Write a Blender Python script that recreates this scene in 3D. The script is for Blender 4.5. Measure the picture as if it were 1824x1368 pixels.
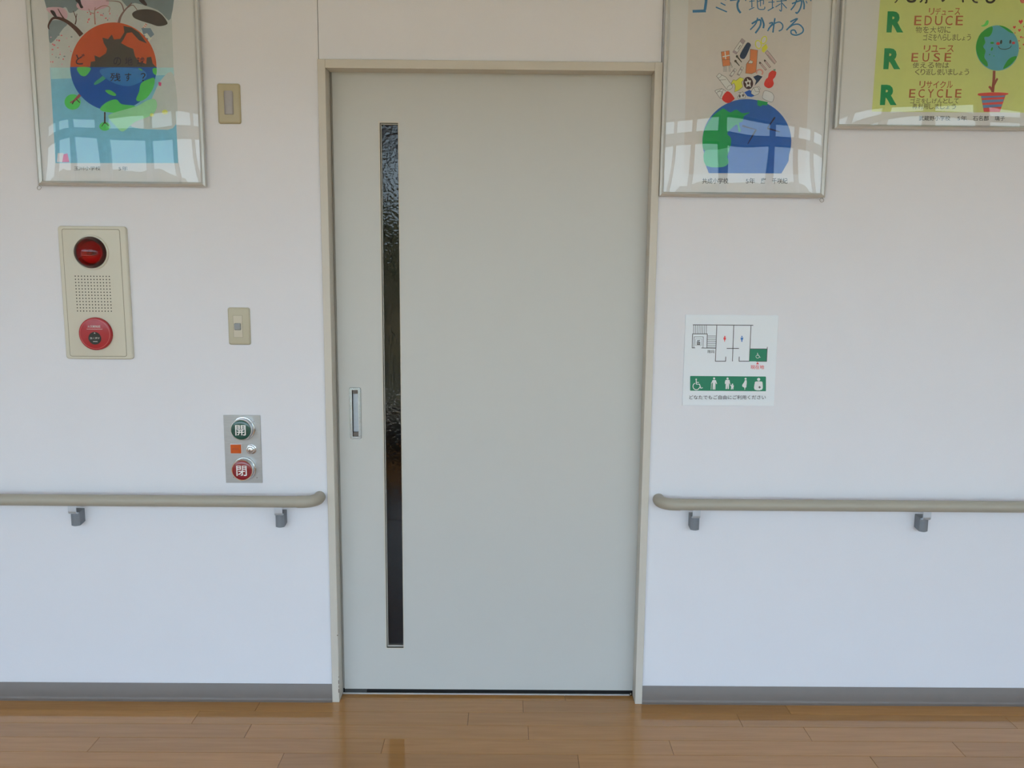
import bpy, bmesh, math, random
from mathutils import Matrix, Vector, noise
from mathutils.geometry import tessellate_polygon

for o in list(bpy.data.objects):
    bpy.data.objects.remove(o)
SC = bpy.context.scene
COL = SC.collection

# ------------------------------------------------------------------ camera
# world: x right along the corridor wall, y into that wall (its face is y = 0), z up, metres
cam_d = bpy.data.cameras.new('camera')
cam_d.sensor_width = 36.0
cam_d.lens = 29.112
cam = bpy.data.objects.new('camera', cam_d)
COL.objects.link(cam)
cam.matrix_world = (Matrix.Translation((0, -2.6269, 1.4631))
                    @ Matrix.Rotation(-0.0053115, 4, 'Z')
                    @ Matrix.Rotation(math.pi / 2 - 0.141793, 4, 'X')
                    @ Matrix.Rotation(0.0086259, 4, 'Z'))
SC.camera = cam

# ------------------------------------------------------------------ world, sun, exposure
SC.view_settings.view_transform = 'Standard'
SC.view_settings.look = 'None'
SC.view_settings.gamma = 1.0
SC.view_settings.use_curve_mapping = False
SC.view_settings.exposure = -0.47

wd = bpy.data.worlds.new('sky')
SC.world = wd
wd.use_nodes = True
wn, wl = wd.node_tree.nodes, wd.node_tree.links
wn.clear()
wo = wn.new('ShaderNodeOutputWorld')
wb = wn.new('ShaderNodeBackground')
wt = wn.new('ShaderNodeTexCoord')
ws = wn.new('ShaderNodeSeparateXYZ')
wr = wn.new('ShaderNodeValToRGB')
SKY = 7.2
SKY_STOPS = ((0.0, (0.78, 0.95, 1.10)),      # bright hazy horizon
             (0.24, (0.71, 0.90, 1.10)),
             (0.46, (0.30, 0.43, 0.66)),     # clearer and darker overhead
             (1.0, (0.15, 0.26, 0.52)))
for i, (p, c) in enumerate(SKY_STOPS):
    e = wr.color_ramp.elements[i] if i < 2 else wr.color_ramp.elements.new(p)
    e.position = p
    e.color = (*c, 1)
wl.new(wt.outputs['Generated'], ws.inputs[0])
wl.new(ws.outputs['Z'], wr.inputs[0])
wl.new(wr.outputs[0], wb.inputs[0])
wb.inputs[1].default_value = SKY
wl.new(wb.outputs[0], wo.inputs[0])

sun_d = bpy.data.lights.new('sun', 'SUN')
sun_d.energy = 23.5
sun_d.angle = math.radians(0.6)
sun_d.color = (1.0, 0.96, 0.90)
sun = bpy.data.objects.new('sun', sun_d)
COL.objects.link(sun)
# high sun on the window side: it falls on the boards near the windows, short of the door wall
sun.rotation_euler = (math.radians(29), 0, math.radians(18))

# ------------------------------------------------------------------ helpers
def lin(c):
    c = c / 255.0
    return c / 12.92 if c <= 0.04045 else ((c + 0.055) / 1.055) ** 2.4

def ink(r, g, b, white=(196, 184, 176), paper=0.88):
    """albedo of a printed colour, from how it looks next to white paper in the same light"""
    return tuple(min(0.92, lin(v) / lin(w) * paper) for v, w in zip((r, g, b), white))

MATS = {}
def mat(name, rgb, rough=0.6, metal=0.0, spec=0.5, var=0.0, vscale=20.0, bump=0.0, bscale=200.0,
        coat=0.0, coat_rough=0.05, stretch=None):
    if name in MATS:
        return MATS[name]
    m = bpy.data.materials.new(name)
    m.use_nodes = True
    nt = m.node_tree
    b = nt.nodes['Principled BSDF']
    b.inputs['Base Color'].default_value = (*rgb, 1)
    b.inputs['Roughness'].default_value = rough
    b.inputs['Metallic'].default_value = metal
    b.inputs['Specular IOR Level'].default_value = spec
    if coat:
        b.inputs['Coat Weight'].default_value = coat
        b.inputs['Coat Roughness'].default_value = coat_rough
    if var or bump:
        tc = nt.nodes.new('ShaderNodeTexCoord')
        mp = nt.nodes.new('ShaderNodeMapping')
        nt.links.new(tc.outputs['Object'], mp.inputs[0])
        if stretch:
            mp.inputs['Scale'].default_value = stretch
    if var:
        n = nt.nodes.new('ShaderNodeTexNoise')
        n.inputs['Scale'].default_value = vscale
        n.inputs['Detail'].default_value = 4
        nt.links.new(mp.outputs[0], n.inputs['Vector'])
        mx = nt.nodes.new('ShaderNodeMix')
        mx.data_type = 'RGBA'
        mx.inputs['A'].default_value = (*[c * (1 - var) for c in rgb], 1)
        mx.inputs['B'].default_value = (*[min(1, c * (1 + var)) for c in rgb], 1)
        nt.links.new(n.outputs['Fac'], mx.inputs['Factor'])
        nt.links.new(mx.outputs['Result'], b.inputs['Base Color'])
    if bump:
        n2 = nt.nodes.new('ShaderNodeTexNoise')
        n2.inputs['Scale'].default_value = bscale
        n2.inputs['Detail'].default_value = 3
        nt.links.new(mp.outputs[0], n2.inputs['Vector'])
        bp = nt.nodes.new('ShaderNodeBump')
        bp.inputs['Strength'].default_value = bump
        bp.inputs['Distance'].default_value = 0.001
        nt.links.new(n2.outputs['Fac'], bp.inputs['Height'])
        nt.links.new(bp.outputs[0], b.inputs['Normal'])
    MATS[name] = m
    return m

def root_loc(p):
    L = Vector((0, 0, 0))
    while p is not None:
        L += p.location
        p = p.parent
    return L

def link(name, me, parent=None, loc=None):
    o = bpy.data.objects.new(name, me)
    COL.objects.link(o)
    if parent is not None:
        o.parent = parent
        me.transform(Matrix.Translation(-root_loc(parent)))
    elif loc is not None:
        me.transform(Matrix.Translation(-Vector(loc)))
        o.location = loc
    return o

def obj(name, bm, mats, parent=None, loc=None, smooth=None):
    bmesh.ops.recalc_face_normals(bm, faces=bm.faces[:])
    me = bpy.data.meshes.new(name)
    bm.to_mesh(me)
    bm.free()
    for m in (mats if isinstance(mats, (list, tuple)) else [mats]):
        me.materials.append(m)
    if smooth is not None:
        for p in me.polygons:
            p.use_smooth = True
        me.set_sharp_from_angle(angle=math.radians(smooth))
    return link(name, me, parent, loc)

def thing(name, label, cat, loc, group=None):
    o = bpy.data.objects.new(name, None)
    o.empty_display_size = 0.05
    COL.objects.link(o)
    o.location = loc
    return tag(o, label, cat, group)

def tag(o, label=None, cat=None, group=None, kind=None):
    if label: o['label'] = label
    if cat: o['category'] = cat
    if group: o['group'] = group
    if kind: o['kind'] = kind
    return o

def struct(name, bm, m, label=None, parent=None, loc=None, smooth=None):
    o = obj(name, bm, m, parent, loc, smooth)
    if parent is None:
        o['kind'] = 'structure'
        if label:
            o['label'] = label
    return o

def B():
    return bmesh.new()

def box(bm, x0, x1, y0, y1, z0, z1, bev=0.0, seg=2, mi=0):
    r = bmesh.ops.create_cube(bm, size=1.0)
    for v in r['verts']:
        v.co = Vector((x0 + (v.co.x + .5) * (x1 - x0), y0 + (v.co.y + .5) * (y1 - y0), z0 + (v.co.z + .5) * (z1 - z0)))
    fs = list({f for v in r['verts'] for f in v.link_faces})
    for f in fs: f.material_index = mi
    if bev:
        es = list({e for v in r['verts'] for e in v.link_edges})
        bmesh.ops.bevel(bm, geom=es, offset=bev, segments=seg, affect='EDGES', profile=0.5)
    return bm

def rr_pts(x0, x1, z0, z1, r, n=5):
    pts = []
    for cx, cz, a0 in ((x1 - r, z0 + r, -90), (x1 - r, z1 - r, 0), (x0 + r, z1 - r, 90), (x0 + r, z0 + r, 180)):
        for i in range(n + 1):
            a = math.radians(a0 + 90 * i / n)
            pts.append((cx + r * math.cos(a), cz + r * math.sin(a)))
    return pts

def loft(bm, rings, cap0=True, cap1=True, mi=0, closed=True):
    """rings: lists of (x, y, z) with the same count, joined one to the next"""
    vr = [[bm.verts.new(p) for p in r] for r in rings]
    n = len(rings[0])
    for a, b in zip(vr, vr[1:]):
        for i in range(n if closed else n - 1):
            j = (i + 1) % n
            f = bm.faces.new((a[i], a[j], b[j], b[i]))
            f.material_index = mi
    if cap0: bm.faces.new(vr[0][::-1]).material_index = mi
    if cap1: bm.faces.new(vr[-1]).material_index = mi
    return vr

def plate(bm, x0, x1, z0, z1, yb, yf, r=0.006, bev=0.003, seg=3, mi=0, n=5):
    """rounded plate on the wall from depth yb (back) to yf (front, smaller y), soft front edge"""
    rings = [[(x, yb, z) for x, z in rr_pts(x0, x1, z0, z1, r, n)]]
    for i in range(seg + 1):
        a = math.pi / 2 * i / seg
        ins = bev * (1 - math.cos(a))
        y = yf + bev - bev * math.sin(a)
        rings.append([(x, y, z) for x, z in rr_pts(x0 + ins, x1 - ins, z0 + ins, z1 - ins, max(r - ins, 0.0006), n)])
    loft(bm, rings, mi=mi)
    return bm

def ring_plate(bm, o, i, yb, yf, ro, ri, n=4, mi=0):
    """rectangular ring: o, i = (x0, x1, z0, z1) outside and inside"""
    po, pi_ = rr_pts(*o, ro, n), rr_pts(*i, ri, n)
    loft(bm, [[(x, yb, z) for x, z in pi_], [(x, yb, z) for x, z in po], [(x, yf, z) for x, z in po],
              [(x, yf, z) for x, z in pi_], [(x, yb, z) for x, z in pi_]], cap0=False, cap1=False, mi=mi)
    bmesh.ops.remove_doubles(bm, verts=bm.verts[:], dist=1e-6)
    return bm

def lathe(bm, cx, cz, prof, n=48, mi=0, sx=1.0):
    """turned about an axis that leaves the wall at (cx, cz): prof = [(radius, y), ...]"""
    vr = []
    for r, y in prof:
        if r < 1e-7:
            vr.append([bm.verts.new((cx, y, cz))])
        else:
            vr.append([bm.verts.new((cx + sx * r * math.cos(2 * math.pi * k / n), y, cz + r * math.sin(2 * math.pi * k / n))) for k in range(n)])
    for a, b in zip(vr, vr[1:]):
        for k in range(n):
            j = (k + 1) % n
            if len(a) == 1 and len(b) == 1: continue
            if len(a) == 1: f = bm.faces.new((a[0], b[k], b[j]))
            elif len(b) == 1: f = bm.faces.new((a[k], b[0], a[j]))
            else: f = bm.faces.new((a[k], b[k], b[j], a[j]))
            f.material_index = mi
    return bm

def tube(bm, path, rad, n=24, caps=True, mi=0):
    path = [Vector(p) for p in path]
    rings = []
    up = None
    for i, p in enumerate(path):
        t = (path[min(i + 1, len(path) - 1)] - path[max(i - 1, 0)]).normalized()
        if up is None:
            up = t.orthogonal().normalized()
        up = (up - t * up.dot(t)).normalized()
        s = t.cross(up)
        r = rad[i] if isinstance(rad, (list, tuple)) else rad
        rings.append([p + (up * math.cos(2 * math.pi * k / n) + s * math.sin(2 * math.pi * k / n)) * r for k in range(n)])
    loft(bm, rings, cap0=caps, cap1=caps, mi=mi)
    return bm

def holed(bm, x0, x1, z0, z1, y0, y1, holes, mi=0):
    """a slab (front y0, back y1) with rectangular holes right through"""
    xs = sorted({x0, x1, *[h[0] for h in holes], *[h[1] for h in holes]})
    zs = sorted({z0, z1, *[h[2] for h in holes], *[h[3] for h in holes]})
    def solid(i, j):
        if not (0 <= i < len(xs) - 1 and 0 <= j < len(zs) - 1): return False
        cx, cz = (xs[i] + xs[i + 1]) / 2, (zs[j] + zs[j + 1]) / 2
        return not any(h[0] < cx < h[1] and h[2] < cz < h[3] for h in holes)
    V = {}
    def v(i, j, k):
        if (i, j, k) not in V: V[i, j, k] = bm.verts.new((xs[i], (y0, y1)[k], zs[j]))
        return V[i, j, k]
    def q(*a): bm.faces.new([v(*p) for p in a]).material_index = mi
    for i in range(len(xs) - 1):
        for j in range(len(zs) - 1):
            if not solid(i, j): continue
            q((i, j, 0), (i + 1, j, 0), (i + 1, j + 1, 0), (i, j + 1, 0))
            q((i, j, 1), (i, j + 1, 1), (i + 1, j + 1, 1), (i + 1, j, 1))
            if not solid(i - 1, j): q((i, j, 0), (i, j + 1, 0), (i, j + 1, 1), (i, j, 1))
            if not solid(i + 1, j): q((i + 1, j, 0), (i + 1, j, 1), (i + 1, j + 1, 1), (i + 1, j + 1, 0))
            if not solid(i, j - 1): q((i, j, 0), (i, j, 1), (i + 1, j, 1), (i + 1, j, 0))
            if not solid(i, j + 1): q((i, j + 1, 0), (i + 1, j + 1, 0), (i + 1, j + 1, 1), (i, j + 1, 1))
    return bm

# lettering ------------------------------------------------------------
_fc = bpy.data.curves.new('lettering', 'FONT')
_fo = bpy.data.objects.new('lettering', _fc)
COL.objects.link(_fo)
def glyphs(body, bold=0.0, shear=0.0, space=1.0):
    _fc.body = body
    _fc.size = 1.0
    _fc.offset = bold
    _fc.shear = shear
    _fc.space_character = space
    _fc.resolution_u = 3
    bpy.context.view_layer.update()
    me = bpy.data.meshes.new_from_object(_fo.evaluated_get(bpy.context.evaluated_depsgraph_get()))
    vs = [(v.co.x, v.co.y) for v in me.vertices]
    fs = [tuple(p.vertices) for p in me.polygons]
    bpy.data.meshes.remove(me)
    x0, x1 = min(v[0] for v in vs), max(v[0] for v in vs)
    y0, y1 = min(v[1] for v in vs), max(v[1] for v in vs)
    return [((x - x0) / (x1 - x0), (y - y0) / (y1 - y0)) for x, y in vs], fs

def letter_into(bm, body, f, y, bold=0.0, mi=0, shear=0.0, space=1.0):
    """f(u, v) gives (x, z) for the lettering's own 0..1 box"""
    vs, fs = glyphs(body, bold, shear, space)
    bv = [bm.verts.new((f(u, v)[0], y, f(u, v)[1])) for u, v in vs]
    for t in fs:
        try: bm.faces.new([bv[k] for k in t]).material_index = mi
        except ValueError: pass

def letters(bm, body, x0, x1, z0, z1, y, bold=0.0, mi=0, space=1.0):
    letter_into(bm, body, lambda u, v: (x0 + u * (x1 - x0), z0 + v * (z1 - z0)), y, bold, mi, 0.0, space)

# flat prints are drawn from measured outlines: photo measurements -> metres on the wall
HM = (0.001672899363213259, 1.3174898023832581e-05, -1.5217203967359343, 1.0449282321153807e-05,
      -0.0017886504798658254, 2.234168119407747, -2.62224489504889e-06, -9.05776267200386e-05, 1.0)
def on_wall(u, v):
    w = HM[6] * u + HM[7] * v + HM[8]
    return ((HM[0] * u + HM[1] * v + HM[2]) / w, (HM[3] * u + HM[4] * v + HM[5]) / w)

class Art:
    """a flat print: each drawing is one mesh just in front of its sheet"""
    def __init__(s, sheet, ox, oy, k, y0, clip=None):
        s.sheet, s.ox, s.oy, s.k, s.y0 = sheet, ox, oy, k, y0
        s.bm = None; s.lay = 0; s.base = 0
    def P(s, p):
        return on_wall(s.ox + p[0] / s.k, s.oy + p[1] / s.k)
    def start(s, name, lay=None):
        s.end()
        if lay is not None: s.lay = lay
        s.name, s.bm, s.mats = name, bmesh.new(), []
    def end(s):
        if s.bm is not None:
            me_o = obj(s.name, s.bm, s.mats, s.sheet)
            s.bm = None
    def mi(s, m):
        if m not in s.mats: s.mats.append(m)
        return s.mats.index(m)
    def y(s):
        s.lay += 1
        return s.y0 - 0.00001 * s.lay
    def _face(s, pts, y, m):
        vs = [s.bm.verts.new((p[0], y, p[1])) for p in pts]
        k = s.mi(m)
        if len(pts) <= 3:
            s.bm.faces.new(vs).material_index = k
            return
        for t in tessellate_polygon([[Vector((p[0], p[1], 0)) for p in pts]]):
            try: s.bm.faces.new([vs[i] for i in t]).material_index = k
            except ValueError: pass
    def poly(s, pts, m):
        s._face([s.P(p) for p in pts], s.y(), m)
    def smooth(s, pts, m, n=4):
        s._face([s.P(p) for p in spline(pts, n)], s.y(), m)
    def ell(s, cx, cy, rx, ry, m, n=40, a0=0, a1=360, rot=0):
        c, d = math.cos(math.radians(rot)), math.sin(math.radians(rot))
        full = abs(a1 - a0) >= 360
        ps = []
        for i in range(n if full else n + 1):
            a = math.radians(a0 + (a1 - a0) * i / n)
            ex, ey = rx * math.cos(a), ry * math.sin(a)
            ps.append((cx + ex * c - ey * d, cy + ex * d + ey * c))
        s._face([s.P(p) for p in ps], s.y(), m)
    def line(s, pts, w, m, w1=None, curve=True):
        """brush or pen stroke of width w (to w1 at its end)"""
        if curve and len(pts) > 2: pts = spline(pts, 4, False)
        L, R = [], []
        for i, p in enumerate(pts):
            a, b = pts[max(i - 1, 0)], pts[min(i + 1, len(pts) - 1)]
            dx, dy = b[0] - a[0], b[1] - a[1]
            l = math.hypot(dx, dy) or 1
            ww = (w + ((w1 if w1 is not None else w) - w) * i / (len(pts) - 1)) / 2
            L.append((p[0] - dy / l * ww, p[1] + dx / l * ww))
            R.append((p[0] + dy / l * ww, p[1] - dx / l * ww))
        y = s.y()
        k = s.mi(m)
        Lv = [s.bm.verts.new((s.P(p)[0], y, s.P(p)[1])) for p in L]
        Rv = [s.bm.verts.new((s.P(p)[0], y, s.P(p)[1])) for p in R]
        for i in range(len(Lv) - 1):
            s.bm.faces.new((Lv[i], Lv[i + 1], Rv[i + 1], Rv[i])).material_index = k
    def text(s, body, x0, y0, x1, y1, m, bold=0.0, rise=0.0, space=1.0, lean=0.0, same=False):
        """ink box x0..x1, top y0, bottom y1 in measured units; rise = how much the right end drops; lean = top shift"""
        def f(u, v):
            return s.P((x0 + u * (x1 - x0) + lean * v, y1 + (y0 - y1) * v + rise * u))
        letter_into(s.bm, body, f, s.y0 - 0.00001 * s.lay if same else s.y(), bold, s.mi(m), 0.0, space)

def spline(pts, n=4, closed=True):
    out = []
    N = len(pts)
    for i in range(N if closed else N - 1):
        g = (lambda k: pts[k % N]) if closed else (lambda k: pts[max(0, min(N - 1, k))])
        p0, p1, p2, p3 = g(i - 1), g(i), g(i + 1), g(i + 2)
        for j in range(n):
            t = j / n
            out.append(tuple(0.5 * (2 * p1[a] + (p2[a] - p0[a]) * t + (2 * p0[a] - 5 * p1[a] + 4 * p2[a] - p3[a]) * t * t
                                    + (3 * p1[a] - p0[a] - 3 * p2[a] + p3[a]) * t ** 3) for a in (0, 1)))
    if not closed: out.append(tuple(pts[-1]))
    return out

# ------------------------------------------------------------------ materials of the place
M_WALL = mat('wallpaper', (0.79, 0.80, 0.85), 0.75, spec=0.25, var=0.012, vscale=6, bump=0.25, bscale=420)
M_CEIL = mat('ceiling_board', (0.87, 0.85, 0.80), 0.85, spec=0.2)
M_CASE = mat('cream_casing', (0.62, 0.59, 0.525), 0.42, var=0.02, vscale=12)
M_DOOR = mat('cream_door', (0.575, 0.585, 0.565), 0.38, var=0.012, vscale=5, bump=0.05, bscale=300)
M_DARK = mat('dark_gap', (0.02, 0.02, 0.02), 0.9, spec=0.1)
M_BASE = mat('grey_vinyl', (0.185, 0.158, 0.142), 0.45, var=0.05, vscale=30)
M_ALU = mat('aluminium', (0.74, 0.75, 0.75), 0.32, metal=1.0)
M_FRAME = mat('poster_aluminium', (0.62, 0.64, 0.63), 0.38, metal=0.55)
M_STEEL = mat('brushed_steel', (0.44, 0.46, 0.48), 0.38, metal=0.8, var=0.10, vscale=30, stretch=(1, 1, 6))
M_CHROME = mat('chrome', (0.66, 0.69, 0.72), 0.16, metal=1.0)
M_RAIL = mat('rail_vinyl', (0.40, 0.375, 0.31), 0.42, var=0.03, vscale=15)
M_BRK = mat('bracket_grey', (0.20, 0.22, 0.25), 0.5)
M_ROOM = mat('inner_room', (0.35, 0.35, 0.36), 0.7)
M_PLATE = mat('switch_beige', (0.52, 0.49, 0.37), 0.28)
M_PLATE2 = mat('switch_olive', (0.47, 0.42, 0.27), 0.28)
M_INSERT = mat('switch_insert', (0.60, 0.56, 0.46), 0.35)
M_GREY = mat('switch_grey', (0.28, 0.30, 0.31), 0.35)
M_ALARM = mat('alarm_cream', (0.66, 0.64, 0.54), 0.38)

def wood():
    m = bpy.data.materials.new('floor_board')
    m.use_nodes = True
    nt = m.node_tree
    N, L = nt.nodes, nt.links
    b = N['Principled BSDF']
    tc, mp = N.new('ShaderNodeTexCoord'), N.new('ShaderNodeMapping')
    geo, oi = N.new('ShaderNodeNewGeometry'), N.new('ShaderNodeObjectInfo')
    add = N.new('ShaderNodeMath'); add.operation = 'ADD'
    L.new(geo.outputs['Random Per Island'], add.inputs[0]); L.new(oi.outputs['Random'], add.inputs[1])
    fr = N.new('ShaderNodeMath'); fr.operation = 'FRACT'
    L.new(add.outputs[0], fr.inputs[0])
    L.new(geo.outputs['Position'], mp.inputs[0])
    mp.inputs['Scale'].default_value = (2.0, 28.0, 1.0)
    off = N.new('ShaderNodeVectorMath'); off.operation = 'ADD'
    L.new(mp.outputs[0], off.inputs[0])
    cmb = N.new('ShaderNodeCombineXYZ')
    ml = N.new('ShaderNodeMath'); ml.operation = 'MULTIPLY'; ml.inputs[1].default_value = 37.0
    L.new(fr.outputs[0], ml.inputs[0]); L.new(ml.outputs[0], cmb.inputs['Z'])
    L.new(cmb.outputs[0], off.inputs[1])
    n = N.new('ShaderNodeTexNoise'); n.inputs['Scale'].default_value = 2.2; n.inputs['Detail'].default_value = 4
    n.inputs['Distortion'].default_value = 0.6
    L.new(off.outputs[0], n.inputs['Vector'])
    g = N.new('ShaderNodeValToRGB')
    g.color_ramp.elements[0].position = 0.30; g.color_ramp.elements[0].color = (0.405, 0.196, 0.056, 1)
    g.color_ramp.elements[1].position = 0.72; g.color_ramp.elements[1].color = (0.47, 0.236, 0.072, 1)
    L.new(n.outputs['Fac'], g.inputs[0])
    tone = N.new('ShaderNodeMapRange')
    tone.inputs['To Min'].default_value = 0.90; tone.inputs['To Max'].default_value = 1.10
    L.new(fr.outputs[0], tone.inputs['Value'])
    mx = N.new('ShaderNodeMix'); mx.data_type = 'RGBA'; mx.blend_type = 'MULTIPLY'; mx.inputs['Factor'].default_value = 1
    L.new(g.outputs[0], mx.inputs['A'])
    L.new(tone.outputs[0], mx.inputs['B'])
    L.new(mx.outputs['Result'], b.inputs['Base Color'])
    b.inputs['Roughness'].default_value = 0.42
    b.inputs['Coat Weight'].default_value = 1.0
    b.inputs['Coat Roughness'].default_value = 0.045
    b.inputs['Coat IOR'].default_value = 1.5
    b.inputs['Specular IOR Level'].default_value = 0.2
    return m
M_WOOD = wood()

def clear_sheet(name, rough=0.0, ior=1.5, tint=(1, 1, 1), bump=0.0, bscale=100.0):
    """thin clear sheet: lets light through, mirrors by Fresnel"""
    m = bpy.data.materials.new(name)
    m.use_nodes = True
    N, L = m.node_tree.nodes, m.node_tree.links
    N.clear()
    out = N.new('ShaderNodeOutputMaterial')
    tr, gl, fr, mx = N.new('ShaderNodeBsdfTransparent'), N.new('ShaderNodeBsdfGlossy'), N.new('ShaderNodeFresnel'), N.new('ShaderNodeMixShader')
    tr.inputs[0].default_value = (*tint, 1)
    gl.inputs['Roughness'].default_value = rough
    fr.inputs[0].default_value = ior
    if bump:
        tc = N.new('ShaderNodeTexCoord')
        ns = N.new('ShaderNodeTexNoise'); ns.inputs['Scale'].default_value = bscale; ns.inputs['Detail'].default_value = 0.6
        L.new(tc.outputs['Object'], ns.inputs['Vector'])
        bp = N.new('ShaderNodeBump'); bp.inputs['Strength'].default_value = bump; bp.inputs['Distance'].default_value = 0.002
        L.new(ns.outputs['Fac'], bp.inputs['Height'])
        L.new(bp.outputs[0], gl.inputs['Normal'])
    L.new(fr.outputs[0], mx.inputs[0]); L.new(tr.outputs[0], mx.inputs[1]); L.new(gl.outputs[0], mx.inputs[2])
    L.new(mx.outputs[0], out.inputs[0])
    return m
M_ACRYL = clear_sheet('acrylic_sheet', 0.010, 1.54)
M_PANE = clear_sheet('window_glass', 0.0, 1.45, (0.94, 0.97, 0.95))
M_PATTERN = clear_sheet('pattern_glass', 0.0, 1.56, (0.62, 0.66, 0.66), bump=0.20, bscale=125)

# ------------------------------------------------------------------ structure
XL, XR = -4.6, 4.6          # corridor ends
YB = -3.75                  # window wall
H = 2.78                    # ceiling
WT = 0.048                  # facing wall thickness
JL, JR = -0.583, 0.4625     # outer edges of the door casing
CW = 0.0235                 # casing face width
DH = 2.0766                 # casing top
DY = 0.050                  # door leaf face

bm = B(); box(bm, XL, JL + 0.0015, 0, WT, 0, H); struct('wall_front_left', bm, M_WALL)
bm = B(); box(bm, JR - 0.0015, XR, 0, WT, 0, H); struct('wall_front_right', bm, M_WALL)
bm = B(); box(bm, JL + 0.0035, JR - 0.0035, 0, WT, DH, H); struct('wall_front_top', bm, M_WALL)
bm = B(); box(bm, JL - 0.04, JL + 0.05, WT, WT + 0.012, DH, H); box(bm, JR - 0.05, JR + 0.04, WT, WT + 0.012, DH, H)
struct('trim_4', bm, M_DARK)

bm = B(); box(bm, JL, JL + CW, -0.010, WT + 0.05, 0, DH, 0.0008, 1); jamb = struct('trim_1', bm, M_CASE)
for z0, z1, w in ((0.034, 0.048, 0.0022), (0.052, 0.060, 0.0014), (0.066, 0.079, 0.0018), (0.088, 0.093, 0.0012), (0.237, 0.240, 0.0030)):
    bm = B(); box(bm, JL + CW - w, JL + CW + 0.0003, -0.0103, -0.0085, z0, z1, 0.0002, 1); obj('paint_chip', bm, mat('bare_wood_chip', (0.16, 0.12, 0.09), 0.8), jamb)
bm = B(); box(bm, JR - CW, JR, -0.010, WT, 0, DH, 0.0008, 1); struct('trim_2', bm, M_CASE)
bm = B(); box(bm, JL + CW + 0.0003, JR - CW - 0.0003, -0.0098, WT, DH - 0.0255, DH - 0.0002, 0.0006, 1); struct('trim_3', bm, M_CASE)

# baseboards: thin vinyl strip with a lip that curls onto the floor
def baseboard(name, x0, x1):
    prof = [(0, 0.0605), (-0.0016, 0.0612), (-0.003, 0.0598), (-0.0032, 0.012), (-0.0045, 0.006), (-0.0085, 0.0022), (-0.0125, 0.0012), (-0.0125, 0.0), (0, 0.0)]
    bm = B()
    loft(bm, [[(x0, y, z) for y, z in prof], [(x1, y, z) for y, z in prof]])
    struct(name, bm, M_BASE, smooth=50)
baseboard('baseboard_left', XL, JL)
baseboard('baseboard_right', JR, XR)

# floor: boards 78.6 mm wide and 0.887 m long, laid along the corridor
bm = B(); box(bm, XL, XR, YB, 0.14, -0.06, -0.0075)
floor = struct('floor', bm, mat('floor_bed', (0.10, 0.055, 0.03), 0.8))
PW, PL, PY0 = 0.0786, 0.8868, 0.0098
random.seed(4)
phase = {0: 0.205, 1: 0.0603, 2: -0.1202, 3: 0.0741, 4: -0.3743, 5: 0.2204}
board_mesh = {}
def board_bm(bm, x0, x1, y0, y1):
    g = 0.0004
    box(bm, x0 + g, x1 - g, y0 + g, y1 - g, -0.0075, 0.0, 0.0007, 1)
rest = B()
nrows = int((PY0 - YB) / PW) + 1
for k in range(nrows + 1):
    y1 = PY0 - (k - 1) * PW if k else 0.046
    y0 = PY0 - k * PW
    y0 = max(y0, YB + 0.001)
    if y1 - y0 < 0.01: continue
    ph = phase.get(k, random.uniform(0, PL))
    x = ph - PL * math.ceil((ph - XL) / PL)
    while x < XR:
        a, b_ = max(x, XL), min(x + PL, XR)
        x += PL
        if k == 0:                                   # the narrow row runs into the doorway only
            a, b_ = max(a, JL + CW), min(b_, JR - CW)
        if b_ - a < 0.02: continue
        if k == 1:
            pass
        if k <= 12:
            key = (round(b_ - a, 4), round(y1 - y0, 4))
            if key not in board_mesh:
                t = B(); board_bm(t, 0, key[0], 0, key[1])
                me = bpy.data.meshes.new('board'); t.to_mesh(me); t.free(); me.materials.append(M_WOOD)
                board_mesh[key] = me
            o = bpy.data.objects.new('board', board_mesh[key])
            COL.objects.link(o); o.parent = floor; o.location = (a, y0, 0)
        else:
            board_bm(rest, a, b_, y0, y1)
o = obj('boards_towards_windows', rest, M_WOOD, floor); o['kind'] = 'stuff'

bm = B(); box(bm, XL, XR, YB, 0.14, H, H + 0.1); struct('ceiling', bm, M_CEIL)
bm = B(); box(bm, XL - 0.1, XL, YB, 0.14, -0.06, H); struct('wall_left', bm, M_WALL)
bm = B(); box(bm, XR, XR + 0.1, YB, 0.14, -0.06, H); struct('wall_right', bm, M_WALL)

# window wall behind the camera: tall panes, a transom and a clerestory row
SILL, TR0, TR1, HEAD = 0.34, 2.36, 2.42, 2.54
NW = 18
bw = (XR - XL) / NW
holes = []
for i in range(NW):
    holes.append((XL + i * bw + 0.035, XL + (i + 1) * bw - 0.035, SILL, TR0))
    holes.append((XL + i * bw + 0.035, XL + (i + 1) * bw - 0.035, TR1, HEAD))
bm = B(); holed(bm, XL - 0.1, XR + 0.1, -0.06, H + 0.1, YB - 0.14, YB, holes); struct('wall_back', bm, M_WALL)
bm = B(); box(bm, XL, XR, YB, YB + 0.30, SILL - 0.045, SILL - 0.005, 0.004, 2); struct('added_ledge', bm, mat('bounce_white', (0.78, 0.76, 0.72), 0.45))  # unseen white ledge, added to bounce neutral sunlight onto ceiling and upper wall
bm = B(); box(bm, XL, XR, YB, YB + 0.27, -0.0, SILL - 0.045); struct('added_panel', bm, mat('reflection_navy', (0.12, 0.19, 0.27), 0.5))  # unseen panel, coloured navy so the slot glass reflects dark blue
M_SASH = mat('window_sash', (0.30, 0.29, 0.28), 0.4, metal=0.3)
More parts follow.
